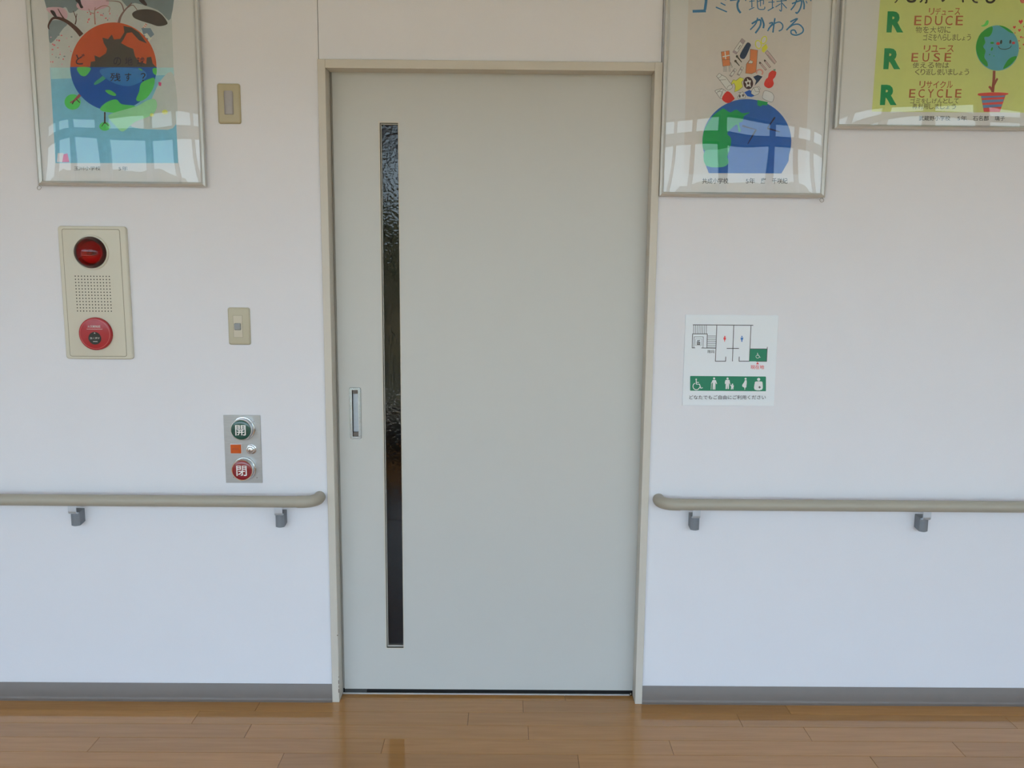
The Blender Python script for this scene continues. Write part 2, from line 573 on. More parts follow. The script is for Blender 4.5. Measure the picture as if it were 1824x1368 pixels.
for i in range(NW):
    x0, x1 = XL + i * bw + 0.035, XL + (i + 1) * bw - 0.035
    w = thing('window_%d' % (i + 1), None, None, ((x0 + x1) / 2, YB - 0.07, SILL))
    w['kind'] = 'structure'
    for a, b_ in ((SILL, TR0), (TR1, HEAD)):
        bm = B(); ring_plate(bm, (x0, x1, a, b_), (x0 + 0.015, x1 - 0.015, a + 0.015, b_ - 0.015), YB - 0.05, YB - 0.09, 0.001, 0.001, 1)
        obj('sash', bm, M_SASH, w)
        bm = B(); box(bm, x0 + 0.014, x1 - 0.014, YB - 0.071, YB - 0.069, a + 0.014, b_ - 0.014)
        fs = [f for f in bm.faces if abs(f.normal.y) < 0.5]
        bmesh.ops.delete(bm, geom=fs, context='FACES')
        fs = [f for f in bm.faces if f.calc_center_median().y < YB - 0.07]
        bmesh.ops.delete(bm, geom=fs, context='FACES')
        obj('pane', bm, M_PANE, w)

# unlit room behind the sliding door
bm = B()
box(bm, -1.6, 1.6, 2.2, 2.3, -0.06, 2.5)
box(bm, -1.7, -1.6, 0.10, 2.3, -0.06, 2.5); box(bm, 1.6, 1.7, 0.10, 2.3, -0.06, 2.5)
box(bm, -1.7, 1.7, 0.14, 2.3, -0.12, -0.06)
box(bm, -1.7, 1.7, 0.10, 2.3, 2.5, 2.6)
box(bm, -1.7, -0.62, 0.10, 0.14, -0.06, 2.5); box(bm, 0.52, 1.7, 0.10, 0.14, -0.06, 2.5); box(bm, -0.62, 0.52, 0.10, 0.14, 2.06, 2.5)
struct('wall_inner_room', bm, M_ROOM)

# land outside the windows
def land():
    bm = B()
    nx, ny = 120, 46
    vs = []
    for j in range(ny + 1):
        t = j / ny
        y = -4.2 - 150 * t ** 1.6
        row = []
        for i in range(nx + 1):
            x = (i / nx - 0.5) * 340
            d = -y
            z = -4.5
            if d > 45:
                s = min(1, (d - 45) / 60); s = s * s * (3 - 2 * s)
                z += s * (12.5 + 3.5 * noise.noise((x * 0.018, 3.1, 0)) + 3.0 * noise.noise((x * 0.05, 7.7, y * 0.03)))
                z += 1.6 * s * abs(noise.noise((x * 0.22, y * 0.2, 1.5))) + 0.8 * s * noise.noise((x * 0.6, y * 0.6, 4.5))
            row.append(bm.verts.new((x, y, z)))
        vs.append(row)
    for j in range(ny):
        for i in range(nx):
            bm.faces.new((vs[j][i], vs[j][i + 1], vs[j + 1][i + 1], vs[j + 1][i]))
    m = bpy.data.materials.new('hillside'); m.use_nodes = True
    N, L = m.node_tree.nodes, m.node_tree.links
    b = N['Principled BSDF']; b.inputs['Roughness'].default_value = 0.95; b.inputs['Specular IOR Level'].default_value = 0.1
    tc = N.new('ShaderNodeTexCoord'); n = N.new('ShaderNodeTexNoise'); n.inputs['Scale'].default_value = 0.15; n.inputs['Detail'].default_value = 7
    L.new(tc.outputs['Object'], n.inputs['Vector'])
    r = N.new('ShaderNodeValToRGB')
    r.color_ramp.elements[0].position = 0.46; r.color_ramp.elements[0].color = (0.040, 0.058, 0.024, 1)
    r.color_ramp.elements[1].position = 0.58; r.color_ramp.elements[1].color = (0.25, 0.19, 0.10, 1)
    L.new(n.outputs['Fac'], r.inputs[0]); L.new(r.outputs[0], b.inputs['Base Color'])
    o = struct('ground_outside', bm, m)
land()

# ------------------------------------------------------------------ sliding door
door = thing('door_1', 'cream sliding door with tall narrow pattern glass slot', None, (-0.05, DY, 0))
door['kind'] = 'structure'
SL = (-0.4065, -0.3475, 0.1665, 1.9020)       # slot through the leaf
HL = (-0.5085, -0.4885, 0.9025, 1.0575)       # hole for the recessed pull
bm = B(); holed(bm, -0.5525, 0.4600, 0.0165, 2.058, DY, DY + 0.036, [SL, HL]); obj('leaf', bm, M_DOOR, door)
bm = B(); box(bm, -0.5590, -0.5535, DY + 0.004, DY + 0.034, 0.0165, 2.056, 0.001, 1)
obj('edge_seal', bm, mat('edge_seal', (0.36, 0.34, 0.30), 0.6), door)
bm = B(); box(bm, -0.5592, 0.46, DY + 0.008, DY + 0.03, 0.0005, 0.0162); obj('bottom_brush', bm, M_DARK, door)
bm = B(); box(bm, -0.5532, -0.4775, DY + 0.002, DY + 0.02, 0.0005, 0.0150, 0.001, 1); obj('guide_block', bm, mat('guide_block', (0.045, 0.05, 0.05), 0.5), door)
bm = B(); box(bm, -0.5590, 0.4290, 0.0462, DY + 0.003, -0.004, 0.0022, 0.0006, 1); obj('floor_rail', bm, mat('rail_metal', (0.72, 0.74, 0.76), 0.35, metal=0.3), door)
bm = B(); lathe(bm, 0.433, 0.0035, [(0, 0.0475), (0.0025, 0.048), (0.0025, 0.051)], 16); obj('rail_screw', bm, M_PLATE, door)
bm = B()
ring_plate(bm, (SL[0] - 0.0035, SL[1] + 0.0015, SL[2] - 0.0035, SL[3] + 0.004), (SL[0] + 0.0005, SL[1] - 0.0012, SL[2] + 0.0005, SL[3] - 0.0005), DY + 0.014, DY - 0.0016, 0.0008, 0.0006, 1)
gf = obj('glass_frame', bm, M_CASE, door)
bm = B()
ring_plate(bm, (SL[0], SL[1], SL[2], SL[3]), (SL[0] + 0.0045, SL[1] - 0.0025, SL[2] + 0.0060, SL[3] - 0.0045), DY + 0.018, DY + 0.006, 0.0006, 0.0006, 1)
obj('glazing_bead', bm, mat('glazing_bead', (0.58, 0.57, 0.52), 0.4), gf)
bm = B()
ring_plate(bm, (SL[0] + 0.0002, SL[1] - 0.0002, SL[2] + 0.0002, SL[3] - 0.0002), (SL[0] + 0.0020, SL[1] - 0.0014, SL[2] + 0.0022, SL[3] - 0.0020), DY + 0.010, DY - 0.0004, 0.0006, 0.0006, 1)
obj('gap_shade_ring', bm, mat('painted_gap_shade', (0.07, 0.065, 0.05), 0.7), gf)  # dark ring painted for the shaded gap between frame and bead
bm = B()
vs = [bm.verts.new(p) for p in ((SL[0] + 0.002, DY + 0.012, SL[2] + 0.002), (SL[1] - 0.001, DY + 0.012, SL[2] + 0.002), (SL[1] - 0.001, DY + 0.012, SL[3] - 0.002), (SL[0] + 0.002, DY + 0.012, SL[3] - 0.002))]
bm.faces.new(vs)
obj('glass_pane', bm, M_PATTERN, gf)
# recessed pull
bm = B(); ring_plate(bm, (-0.5168, -0.4798, 0.8948, 1.0652), HL, DY + 0.001, DY - 0.0030, 0.0055, 0.0025, 5)
pull = obj('pull_handle', bm, mat('satin_chrome', (0.46, 0.53, 0.59), 0.24, metal=0.8), door)
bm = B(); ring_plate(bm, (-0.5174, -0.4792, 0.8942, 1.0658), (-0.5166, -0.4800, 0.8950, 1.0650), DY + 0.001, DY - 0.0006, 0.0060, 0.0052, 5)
obj('pull_shadow_line', bm, mat('painted_shadow', (0.14, 0.14, 0.14), 0.7), pull)  # shadow outline of the pull, painted as a thin dark ring
bm = B(); ring_plate(bm, (HL[0] - 0.0018, HL[1] + 0.0018, HL[2] - 0.0018, HL[3] + 0.0018), (HL[0] - 0.0006, HL[1] + 0.0006, HL[2] - 0.0006, HL[3] + 0.0006), DY, DY - 0.0038, 0.0035, 0.0030, 5)
obj('inner_lip', bm, mat('bright_lip', (0.72, 0.78, 0.84), 0.25, metal=0.5), pull)
bm = B()
x0, x1, z0, z1 = HL
D2 = DY + 0.014
for q in (((x0, DY, z0), (x0, DY, z1), (x0, D2, z1), (x0, D2, z0)), ((x1, DY, z0), (x1, D2, z0), (x1, D2, z1), (x1, DY, z1)),
          ((x0, DY, z1), (x1, DY, z1), (x1, D2, z1), (x0, D2, z1)), ((x0, DY, z0), (x0, D2, z0), (x1, D2, z0), (x1, DY, z0))):
    bm.faces.new([bm.verts.new(p) for p in q])
obj('recess_wall', bm, mat('recess_grey', (0.22, 0.20, 0.18), 0.4, metal=0.4), pull)
bm = B(); box(bm, x0, x1, D2, D2 + 0.002, z0 + 0.0005, z1)
obj('recess_back', bm, mat('recess_plate', (0.62, 0.70, 0.79), 0.35, metal=0.2, var=0.08, vscale=60), pull)  # bluish window reflection is put into this plate's colour
for a, b_ in ((z0, z0 + 0.014), (z1 - 0.013, z1)):
    bm = B(); box(bm, x0 + 0.0005, x1 - 0.0005, DY + 0.003, D2, a, b_, 0.001, 1)
    obj('end_block', bm, mat('end_block', (0.16, 0.135, 0.115), 0.5), pull)

# ------------------------------------------------------------------ handrails
RZ, RY, RR = 0.7112, -0.060, 0.0183
def handrail(side):
    s = -1 if side == 'left' else 1
    xe = -0.6105 if s < 0 else 0.4965           # where the end turns into the wall
    xs = xe + s * 0.058                          # start of the end piece
    far = XL + 0.002 if s < 0 else XR - 0.002
    lab = ('beige handrail on the wall below the steel button plate, left of the door' if s < 0
           else 'beige handrail on the wall below the white toilet guide sign')
    t = thing('handrail', lab, 'handrail', ((xe + s * 0.9), RY, RZ))
    bm = B(); tube(bm, [(far, RY, RZ), (xs, RY, RZ)], RR, 32); obj('rail', bm, M_RAIL, t, smooth=40)
    R = 0.042
    path = [(xs, RY, RZ)]
    for i in range(11):
        a = math.pi / 2 * i / 10
        path.append((xe + s * (R - R * math.sin(a)), RY + R - R * math.cos(a), RZ))
    path.append((xe, -0.0006, RZ))
    bm = B(); tube(bm, path, RR + 0.0010, 32); obj('end_cap', bm, M_RAIL, t, smooth=40)
    for bx in ((-1.393, -0.733) if s < 0 else (0.611, 1.355)):
        bk = B()
        # wall block with a bowed front
        pts = [(bx - 0.0140, -0.0004)]
        for i in range(9):
            u = i / 8
            pts.append((bx - 0.0140 + 0.028 * u, -0.034 - 0.0055 * math.sin(math.pi * u)))
        pts.append((bx + 0.0140, -0.0004))
        def sl(x, y, z0, z1):     # top slopes down to the front
            return z0, z1
        loft(bk, [[(x, y, 0.6195 + 0.005 * (y + 0.034) / 0.034) for x, y in pts], [(x, y, 0.6640 + 0.004 * (y + 0.034) / 0.034) for x, y in pts]])
        block = obj('bracket', bk, M_BRK, t, smooth=35)
        # arm: strap that drops from under the rail and curls back into the block
        prof = [(-0.0525, RZ - RR + 0.0012), (-0.0525, 0.6725)]
        for i in range(1, 7):
            a = math.pi / 2 * i / 6
            prof.append((-0.0525 + 0.012 * (1 - math.cos(a)), 0.6725 - 0.012 * math.sin(a)))
        prof.append((-0.030, 0.6605))
        inner = [(y + (0.004 if i < 2 else 0.0035), z + (0 if i < 1 else 0.0035 if i > 4 else 0.002)) for i, (y, z) in enumerate(prof)]
        ab = B()
        ring = prof + inner[::-1]
        loft(ab, [[(bx - 0.0125, y, z) for y, z in ring], [(bx + 0.0125, y, z) for y, z in ring]])
        obj('arm', ab, mat('arm_satin', (0.60, 0.67, 0.74), 0.32, metal=0.6), block, smooth=40)
handrail('left'); handrail('right')

# ------------------------------------------------------------------ wall plates
def switch_plate(x0, x1, z0, z1, m, parent):
    bm = B(); plate(bm, x0, x1, z0, z1, -0.0003, -0.0080, 0.007, 0.0065, 5)
    return obj('cover_plate', bm, m, parent, smooth=50)

t = thing('light_switch', 'beige wall switch plate with small grey rocker above the steel button plate', 'light switch', (-0.8505, 0, 1.2072))
switch_plate(-0.8855, -0.8160, 1.2072, 1.3255, M_PLATE, t)
bm = B(); plate(bm, -0.8675, -0.8390, 1.2315, 1.3005, -0.006, -0.0088, 0.001, 0.0004, 1); obj('insert', bm, M_INSERT, t)
bm = B(); ring_plate(bm, (-0.8681, -0.8384, 1.2309, 1.3011), (-0.8675, -0.8390, 1.2315, 1.3005), -0.007, -0.00822, 0.001, 0.001, 1); obj('insert_seam', bm, mat('seam', (0.22, 0.19, 0.12), 0.7), t)
bm = B(); plate(bm, -0.8640, -0.8437, 1.2545, 1.2765, -0.008, -0.0135, 0.003, 0.0025, 3); obj('rocker', bm, M_GREY, t, smooth=50)

t = thing('indicator_plate', 'olive beige wall plate with frosted grey lens, high beside the door', 'indicator light', (-0.8557, 0, 1.8855))
switch_plate(-0.8908, -0.8210, 1.8855, 2.0043, M_PLATE2, t)
bm = B()
for k in range(1):
    pts = []
    for i in range(13):
        a = math.pi * i / 12
        pts.append((-0.8552 - 0.0138 * math.cos(a), -0.0075 - 0.0085 * math.sin(a) ** 0.7))
    zs = [(1.9120, 0.90), (1.9150, 1.0), (1.9760, 1.0), (1.9815, 0.80)]
    loft(bm, [[(-0.8552 + (x + 0.8552) * min(1, s + 0.05), -0.0075 + (y + 0.0075) * s, z) for x, y in pts] for z, s in zs])
obj('lens', bm, mat('frosted_lens', (0.40, 0.39, 0.40), 0.35), t, smooth=50)

# ------------------------------------------------------------------ door button plate
t = thing('door_button_plate', 'steel plate with green open button, red close button and key switch', 'control panel', (-0.854, 0, 0.7566))
bm = B(); plate(bm, -0.9132, -0.7950, 0.7566, 0.9803, -0.0003, -0.0028, 0.0012, 0.0005, 1); obj('base_plate', bm, M_STEEL, t)
M_WHITE = mat('white_print', (0.85, 0.85, 0.84), 0.5)
def push_button(cx, cz, rgb, char, nm):
    bm = B()
    lathe(bm, cx, cz, [(0.0385, -0.0026), (0.0385, -0.0050), (0.0372, -0.0065), (0.0352, -0.0068), (0.0350, -0.0240), (0.0340, -0.0260), (0.0318, -0.0260), (0.0316, -0.020)], 56)
    b = obj('push_button', bm, M_CHROME, t, smooth=40)
    bm = B()
    lathe(bm, cx, cz, [(0.0316, -0.020), (0.0316, -0.0265), (0.0308, -0.0285), (0.0285, -0.0297), (0.018, -0.0306), (0.0, -0.0310)], 56)
    obj('button_cap', bm, mat(nm, rgb, 0.16, coat=0.4), b, smooth=40)
    bm = B(); letters(bm, char, cx - 0.0166, cx + 0.0166, cz - 0.0172, cz + 0.0165, -0.0314, 0.008); obj('lettering', bm, M_WHITE, b)
push_button(-0.8505, 0.9368, (0.006, 0.075, 0.055), '開', 'button_green')
push_button(-0.8520, 0.8045, (0.26, 0.012, 0.02), '閉', 'button_red')
bm = B(); plate(bm, -0.8940, -0.8555, 0.8545, 0.8868, -0.0026, -0.0065, 0.001, 0.0008, 2); il = obj('lamp_bezel', bm, mat('clear_bezel', (0.70, 0.62, 0.60), 0.2), t)
bm = B(); plate(bm, -0.8920, -0.8588, 0.8560, 0.8845, -0.006, -0.0095, 0.001, 0.0012, 2)
obj('lamp_window', bm, mat('orange_lamp', (0.62, 0.10, 0.012), 0.25), il)
bm = B(); letters(bm, '使用中', -0.8860, -0.8650, 0.8665, 0.8745, -0.0097, 0.0); obj('lettering', bm, mat('lamp_print', (0.33, 0.04, 0.01), 0.5), il)
bm = B()
lathe(bm, -0.8265, 0.8695, [(0.0165, -0.0026), (0.0165, -0.0060), (0.0150, -0.0070), (0.0140, -0.0072), (0.0138, -0.0140), (0.0125, -0.0150), (0.0095, -0.0150), (0.0090, -0.0135), (0.0085, -0.0135), (0.0083, -0.0175), (0.0070, -0.0185), (0, -0.0185)], 40)
ks = obj('key_switch', bm, M_CHROME, t, smooth=40)
bm = B(); box(bm, -0.8280, -0.8266, -0.0190, -0.0180, 0.8650, 0.8730); obj('keyhole', bm, mat('keyhole', (0.03, 0.03, 0.035), 0.4), ks)
for x, z in ((-0.8870, 0.7755), (-0.8120, 0.7745), (-0.8155, 0.9600)):
    bm = B(); lathe(bm, x, z, [(0.0024, -0.0026), (0.0022, -0.0036), (0, -0.0038)], 14); obj('screw', bm, mat('screw', (0.30, 0.29, 0.28), 0.4, metal=0.8), t)

# ------------------------------------------------------------------ fire alarm panel
t = thing('fire_alarm_panel', 'cream fire alarm panel with red lamp, speaker holes and red call button', 'fire alarm', (-1.2942, 0, 1.159))
bm = B(); plate(bm, -1.3998, -1.1885, 1.1588, 1.5738, -0.0003, -0.0125, 0.010, 0.0045, 4); case = obj('case', bm, M_ALARM, t, smooth=50)
bm = B(); ring_plate(bm, (-1.3866, -1.2064, 1.1672, 1.5652), (-1.3852, -1.2078, 1.1686, 1.5638), -0.011, -0.01262, 0.007, 0.006, 5)
obj('door_seam', bm, mat('alarm_seam', (0.25, 0.23, 0.16), 0.7), t)
bm = B(); plate(bm, -1.3852, -1.2078, 1.1686, 1.5638, -0.010, -0.0136, 0.006, 0.001, 2); front = obj('front_door', bm, M_ALARM, t, smooth=50)
bm = B()
for r in range(12):
    for c in range(12):
        cx = -1.3530 + 0.1060 * c / 11; cz = 1.4195 - 0.1085 * r / 11
        lathe(bm, cx, cz, [(0.0019, -0.01362), (0, -0.01364)], 8)
h = obj('speaker_holes', bm, mat('hole_black', (0.03, 0.028, 0.025), 0.9, spec=0.1), front); h['kind'] = 'stuff'
LX, LZ = -1.2975, 1.4930
bm = B(); lathe(bm, LX, LZ, [(0.0545, -0.0130), (0.0540, -0.0165), (0.0515, -0.0188), (0.0490, -0.0188), (0.0480, -0.0160)], 56); ring = obj('lamp_ring', bm, mat('lamp_ring', (0.72, 0.69, 0.60), 0.35), front, smooth=50)
bm = B(); lathe(bm, LX, LZ, [(0.0478, -0.0160), (0.0440, -0.0180), (0.0300, -0.0172), (0.0150, -0.0160), (0.0, -0.0155)], 48); obj('reflector', bm, mat('lamp_reflector', (0.55, 0.55, 0.55), 0.28, metal=1.0), front, smooth=60)
bm = B(); lathe(bm, LX, LZ, [(0.0080, -0.0160), (0.0080, -0.0300), (0.0060, -0.0350), (0.0, -0.0365)], 24); obj('bulb', bm, mat('lamp_bulb', (0.75, 0.72, 0.70), 0.2), front, smooth=60)
bm = B()
prof = [(0.0482, -0.0160), (0.0480, -0.0270), (0.0460, -0.0290)]
for i in range(1, 13):
    a = math.pi / 2 * i / 12
    prof.append((0.0450 * math.cos(a) if i < 12 else 0.0, -0.0295 - 0.0300 * math.sin(a)))
lathe(bm, LX, LZ, prof, 64)
obj('lamp_dome', bm, clear_sheet('red_lens', 0.02, 1.5, (0.50, 0.006, 0.022)), front, smooth=60)
CX, CZ = -1.2975, 1.2400
M_RED = mat('alarm_red', (0.40, 0.010, 0.020), 0.25)
bm = B(); lathe(bm, CX, CZ, [(0.0515, -0.0130), (0.0512, -0.0225), (0.0500, -0.0245), (0.0465, -0.0255), (0.0, -0.0255)], 64); call = obj('call_button', bm, M_RED, front, smooth=35)
bm = B(); lathe(bm, CX - 0.0005, CZ - 0.0135, [(0.0200, -0.0250), (0.0198, -0.0262), (0.0185, -0.0262), (0.0180, -0.0258), (0.0, -0.0258)], 40); obj('push_disc', bm, mat('disc_black', (0.012, 0.014, 0.016), 0.25), call, smooth=35)
bm = B(); lathe(bm, CX, CZ, [(0.0470, -0.02552), (0.0462, -0.02570), (0.0455, -0.02552)], 64); obj('rim_line', bm, mat('rim_line', (0.60, 0.12, 0.12), 0.2), call)
bm = B()
letters(bm, '火災報知機', CX - 0.0215, CX + 0.0195, CZ + 0.0195, CZ + 0.0270, -0.0257, 0.01)
box(bm, CX - 0.0245, CX + 0.0250, -0.0257, -0.02555, CZ + 0.0145, CZ + 0.0156)
letters(bm, '強く押す', CX - 0.0155, CX + 0.0155, CZ - 0.0165, CZ - 0.0100, -0.0264, 0.0)
box(bm, CX - 0.0065, CX + 0.0075, -0.0264, -0.0262, CZ - 0.0245, CZ - 0.0230)
vs = [bm.verts.new(p) for p in ((CX - 0.003, -0.0264, CZ + 0.0015), (CX + 0.003, -0.0264, CZ + 0.0015), (CX, -0.0264, CZ + 0.005))]; bm.faces.new(vs)
obj('lettering', bm, mat('alarm_print', (0.66, 0.62, 0.60), 0.5), call)

# ------------------------------------------------------------------ toilet guide sign
SW = (212, 221, 228)
t = thing('toilet_guide_sign', 'white square sign with toilet floor plan and green pictogram band', 'sign', (0.709, 0, 1.0235))
bm = B(); plate(bm, 0.5617, 0.8567, 1.0235, 1.3150, -0.0003, -0.0032, 0.0008, 0.0005, 1)
sheet = obj('sign_board', bm, mat('sign_white', (0.80, 0.86, 0.92), 0.35), t)
K_ = mat('sign_black', ink(62, 66, 72, SW), 0.5); G_ = mat('sign_green', ink(10, 118, 90, SW), 0.45)
Wt = mat('sign_print_white', (0.78, 0.80, 0.82), 0.5); Rd = mat('sign_red', ink(205, 60, 66, SW), 0.5); Bl = mat('sign_blue', ink(48, 112, 190, SW), 0.5)
A = Art(sheet, 1200, 550, 7.6, -0.0034)
def seg(pts, w, m): A.line(pts, w, m, curve=False)
A.start('floor_plan')
seg([(272, 222), (1093, 228)], 10, K_)
for i in range(8):
    x = 283 + i * 25; seg([(x, 225), (x - 4, 345)], 6, K_)
for p in ([(268, 343), (262, 538)], [(266, 345), (470, 345)], [(468, 343), (462, 540)], [(258, 535), (302, 535)], [(388, 536), (580, 540)]): seg(p, 9, K_)
for p in ([(290, 383), (284, 535)], [(288, 384), (416, 384)], [(414, 383), (408, 535)]): seg(p, 6, K_)
for p in ([(308, 412), (304, 500)], [(308, 412), (392, 412)], [(392, 412), (388, 500)], [(304, 500), (388, 500)]): seg(p, 3, K_)
A.poly([(326, 452), (370, 452), (370, 494), (326, 494)], K_); seg([(330, 466), (366, 466)], 4, Wt); seg([(330, 478), (366, 478)], 4, Wt)
A.poly([(340, 424), (352, 446), (328, 446)], K_); A.poly([(358, 446), (370, 428), (348, 428)], K_)
for i in range(7):
    y = 374 + i * 25; seg([(470, y), (584, y)], 6, K_)
for p in ([(597, 226), (577, 718)], [(828, 226), (809, 718)], [(1062, 228), (1040, 718)], [(573, 716), (720, 716)], [(719, 654), (716, 718)], [(732, 542), (898, 542)],
          [(902, 654), (899, 718)], [(896, 716), (1040, 716)]): seg(p, 9, K_)
A.text('階段', 472, 562, 568, 606, K_, 0.004)
A.start('guide_room')
A.poly([(1050, 548), (1280, 550), (1274, 720), (1040, 718)], G_)
seg([(1050, 548), (1281, 549)], 8, K_); seg([(1284, 522), (1274, 720)], 8, K_); seg([(1130, 718), (1276, 719)], 8, K_)
def chair_icon(cx, cy, s, m):
    A.ell(cx - 0.18 * s, cy - 0.88 * s, 0.14 * s, 0.14 * s, m, 16)
    seg([(cx - 0.18 * s, cy - 0.76 * s), (cx - 0.16 * s, cy - 0.02 * s), (cx + 0.40 * s, cy - 0.02 * s), (cx + 0.66 * s, cy + 0.72 * s), (cx + 0.98 * s, cy + 0.60 * s)], 0.17 * s, m)
    seg([(cx - 0.16 * s, cy - 0.34 * s), (cx + 0.30 * s, cy - 0.34 * s)], 0.13 * s, m)
    pts = [(cx - 0.16 * s + 0.60 * s * math.cos(math.radians(a)), cy + 0.36 * s + 0.60 * s * math.sin(math.radians(a))) for a in range(-112, -360, -14)][::1]
    A.line(pts, 0.14 * s, m)
chair_icon(1157, 640, 36, Wt)
A.poly([(1152, 726), (1172, 758), (1130, 758)], Rd)
A.text('現在地', 1056, 768, 1240, 824, Rd, 0.004)
A.start('women_mark')
A.ell(706, 380, 9, 9, Rd, 16); A.ell(704, 408, 16, 20, Rd, 20); A.poly([(697, 420), (711, 420), (706, 452), (700, 452)], Rd)
A.start('men_mark')
A.ell(938, 380, 9, 9, Bl, 16); A.poly([(921, 394), (957, 394), (951, 424), (945, 424), (944, 452), (930, 452), (930, 424), (923, 424)], Bl)
A.start('pictogram_band')
A._face([A.P((x, y + (x - 230) * 0.008)) for x, y in rr_pts(234, 1265, 916, 1116, 10)], A.y(), G_)
A.start('wheelchair_mark')
chair_icon(330, 1030, 76, Wt)
A.start('elder_mark')
# person with a stick
A.ell(560, 951, 14, 15, Wt, 18)
A.poly([(540, 972), (582, 972), (600, 1022), (592, 1028), (579, 1000), (576, 1102), (562, 1102), (560, 1042), (554, 1102), (540, 1102), (541, 1000), (524, 1024), (517, 1018)], Wt)
seg([(524, 1016), (519, 1104)], 6, Wt)
A.start('parent_mark')
A.ell(743, 952, 15, 15, Wt, 18)
A.poly([(716, 970), (768, 970), (776, 1010), (784, 1028), (778, 1032), (766, 1008), (760, 1094), (745, 1094), (741, 1040), (735, 1094), (716, 1094), (718, 1020), (708, 1030), (706, 1000)], Wt)
A.start('child_mark')
A.ell(809, 1030, 10, 10, Wt, 16)
A.poly([(780, 1034), (798, 1042), (822, 1042), (830, 1050), (824, 1064), (820, 1100), (810, 1100), (806, 1080), (798, 1100), (788, 1100), (792, 1060), (778, 1042)], Wt)
A.start('mother_mark')
A.ell(988, 955, 14, 14, Wt, 18)
A.smooth([(984, 974), (1000, 974), (1003, 1010), (996, 1070), (984, 1074), (980, 1102), (972, 1102), (970, 1076), (945, 1060), (944, 1036), (968, 1000), (976, 978)], Wt)
A.start('ostomy_mark')
A.ell(1166, 963, 21, 21, Wt, 22)
A.smooth([(1128, 992), (1204, 992), (1218, 1014), (1212, 1102), (1110, 1102), (1112, 1014)], Wt, 3)
A.poly([(1172, 1054), (1184, 1054), (1184, 1064), (1194, 1064), (1194, 1076), (1184, 1076), (1184, 1086), (1172, 1086), (1172, 1076), (1162, 1076), (1162, 1064), (1172, 1064)], K_)
A.start('sign_lettering')
A.text('どなたでもご自由にご利用ください', 222, 1178, 1262, 1236, mat('sign_ink', ink(50, 54, 64, SW), 0.5), 0.006)
A.end()

# ------------------------------------------------------------------ framed posters
M_MAT = mat('poster_paper', (0.91, 0.895, 0.895), 0.7, spec=0.2)
def poster(name_label, x0, z0, w, h, ring_x, ring_left):
    x1, z1 = x0 + w, z0 + h
    t = thing('framed_poster', name_label, 'poster', (x0 + w / 2, -0.004, z0), 'framed pupils\' posters on the wall')
    F, yb, yf = 0.0125, -0.0040, -0.0250
    # four rails with a sloping face, mitred at the corners
    def rail(a, b, na, nb):
        """a, b: outer corners; na, nb: matching inner corners"""
        bm = B()
        def sec(o, i):
            m1 = (o[0] + (i[0] - o[0]) * 0.45, o[1] + (i[1] - o[1]) * 0.45)
            return [(o[0], yb, o[1]), (o[0], yf + 0.003, o[1]), (m1[0], yf, m1[1]), (i[0], yf + 0.004, i[1]), (i[0], yb, i[1])]
        loft(bm, [sec(a, na), sec(b, nb)])
        obj('frame_rail', bm, M_FRAME, t)
    c = [(x0, z0), (x1, z0), (x1, z1), (x0, z1)]
    n = [(x0 + F, z0 + F), (x1 - F, z0 + F), (x1 - F, z1 - F), (x0 + F, z1 - F)]
    for i in range(4): rail(c[i], c[(i + 1) % 4], n[i], n[(i + 1) % 4])
    bm = B(); box(bm, x0 + 0.003, x1 - 0.003, -0.0150, -0.0060, z0 + 0.003, z1 - 0.003); sheet = obj('mounting_sheet', bm, M_MAT, t)
    # clear sheet, bowed out of the frame
    bm = B()
    nx, nz = 48, 64
    g = []
    for j in range(nz + 1):
        v = -1 + 2 * j / nz
        row = []
        for i in range(nx + 1):
            u = -1 + 2 * i / nx
            bow = (BOW * (1 - u * u) + BOW4 * (1 - u ** 4)) * (1 - 0.24 * v ** 4)
            wob = WOB * noise.noise((x0 * 3 + u * 1.6, v * 2.2, 5.0 + x0)) * (1 - u * u) * (1 - v * v)
            row.append(bm.verts.new((x0 + w / 2 + u * (w / 2 - F * 0.8), -0.0178 - bow - wob, z0 + h / 2 + v * (h / 2 - F * 0.8))))
        g.append(row)
    for j in range(nz):
        for i in range(nx):
            bm.faces.new((g[j][i], g[j][i + 1], g[j + 1][i + 1], g[j + 1][i]))
    obj('clear_sheet', bm, M_ACRYL, t, smooth=180)
    # wire ring left hanging at the frame's lower corner
    if ring_x is not None:
        bm = B(); tube(bm, [(ring_x + 0.006 * math.cos(a), -0.010 + 0.002 * math.sin(a), z0 - 0.0075 + 0.006 * math.sin(a)) for a in [2 * math.pi * k / 24 for k in range(25)]], 0.0006, 8, caps=False)
        tube(bm, [(ring_x + 0.002, -0.010, z0 - 0.0018), (ring_x + 0.003, -0.010, z0 + 0.004)], 0.0007, 8)
        obj('wire_ring', bm, mat('wire', (0.25, 0.22, 0.2), 0.4, metal=0.8), t)
    return t, sheet
BOW, BOW4, WOB = 0.0042, 0.0062, 0.0012

PW_ = (188, 177, 170)      # how white paper looks up here
def pk(name, r, g, b, var=0.06): return mat('ink_' + name, ink(r, g, b, PW_), 0.65, spec=0.25, var=var, vscale=45)

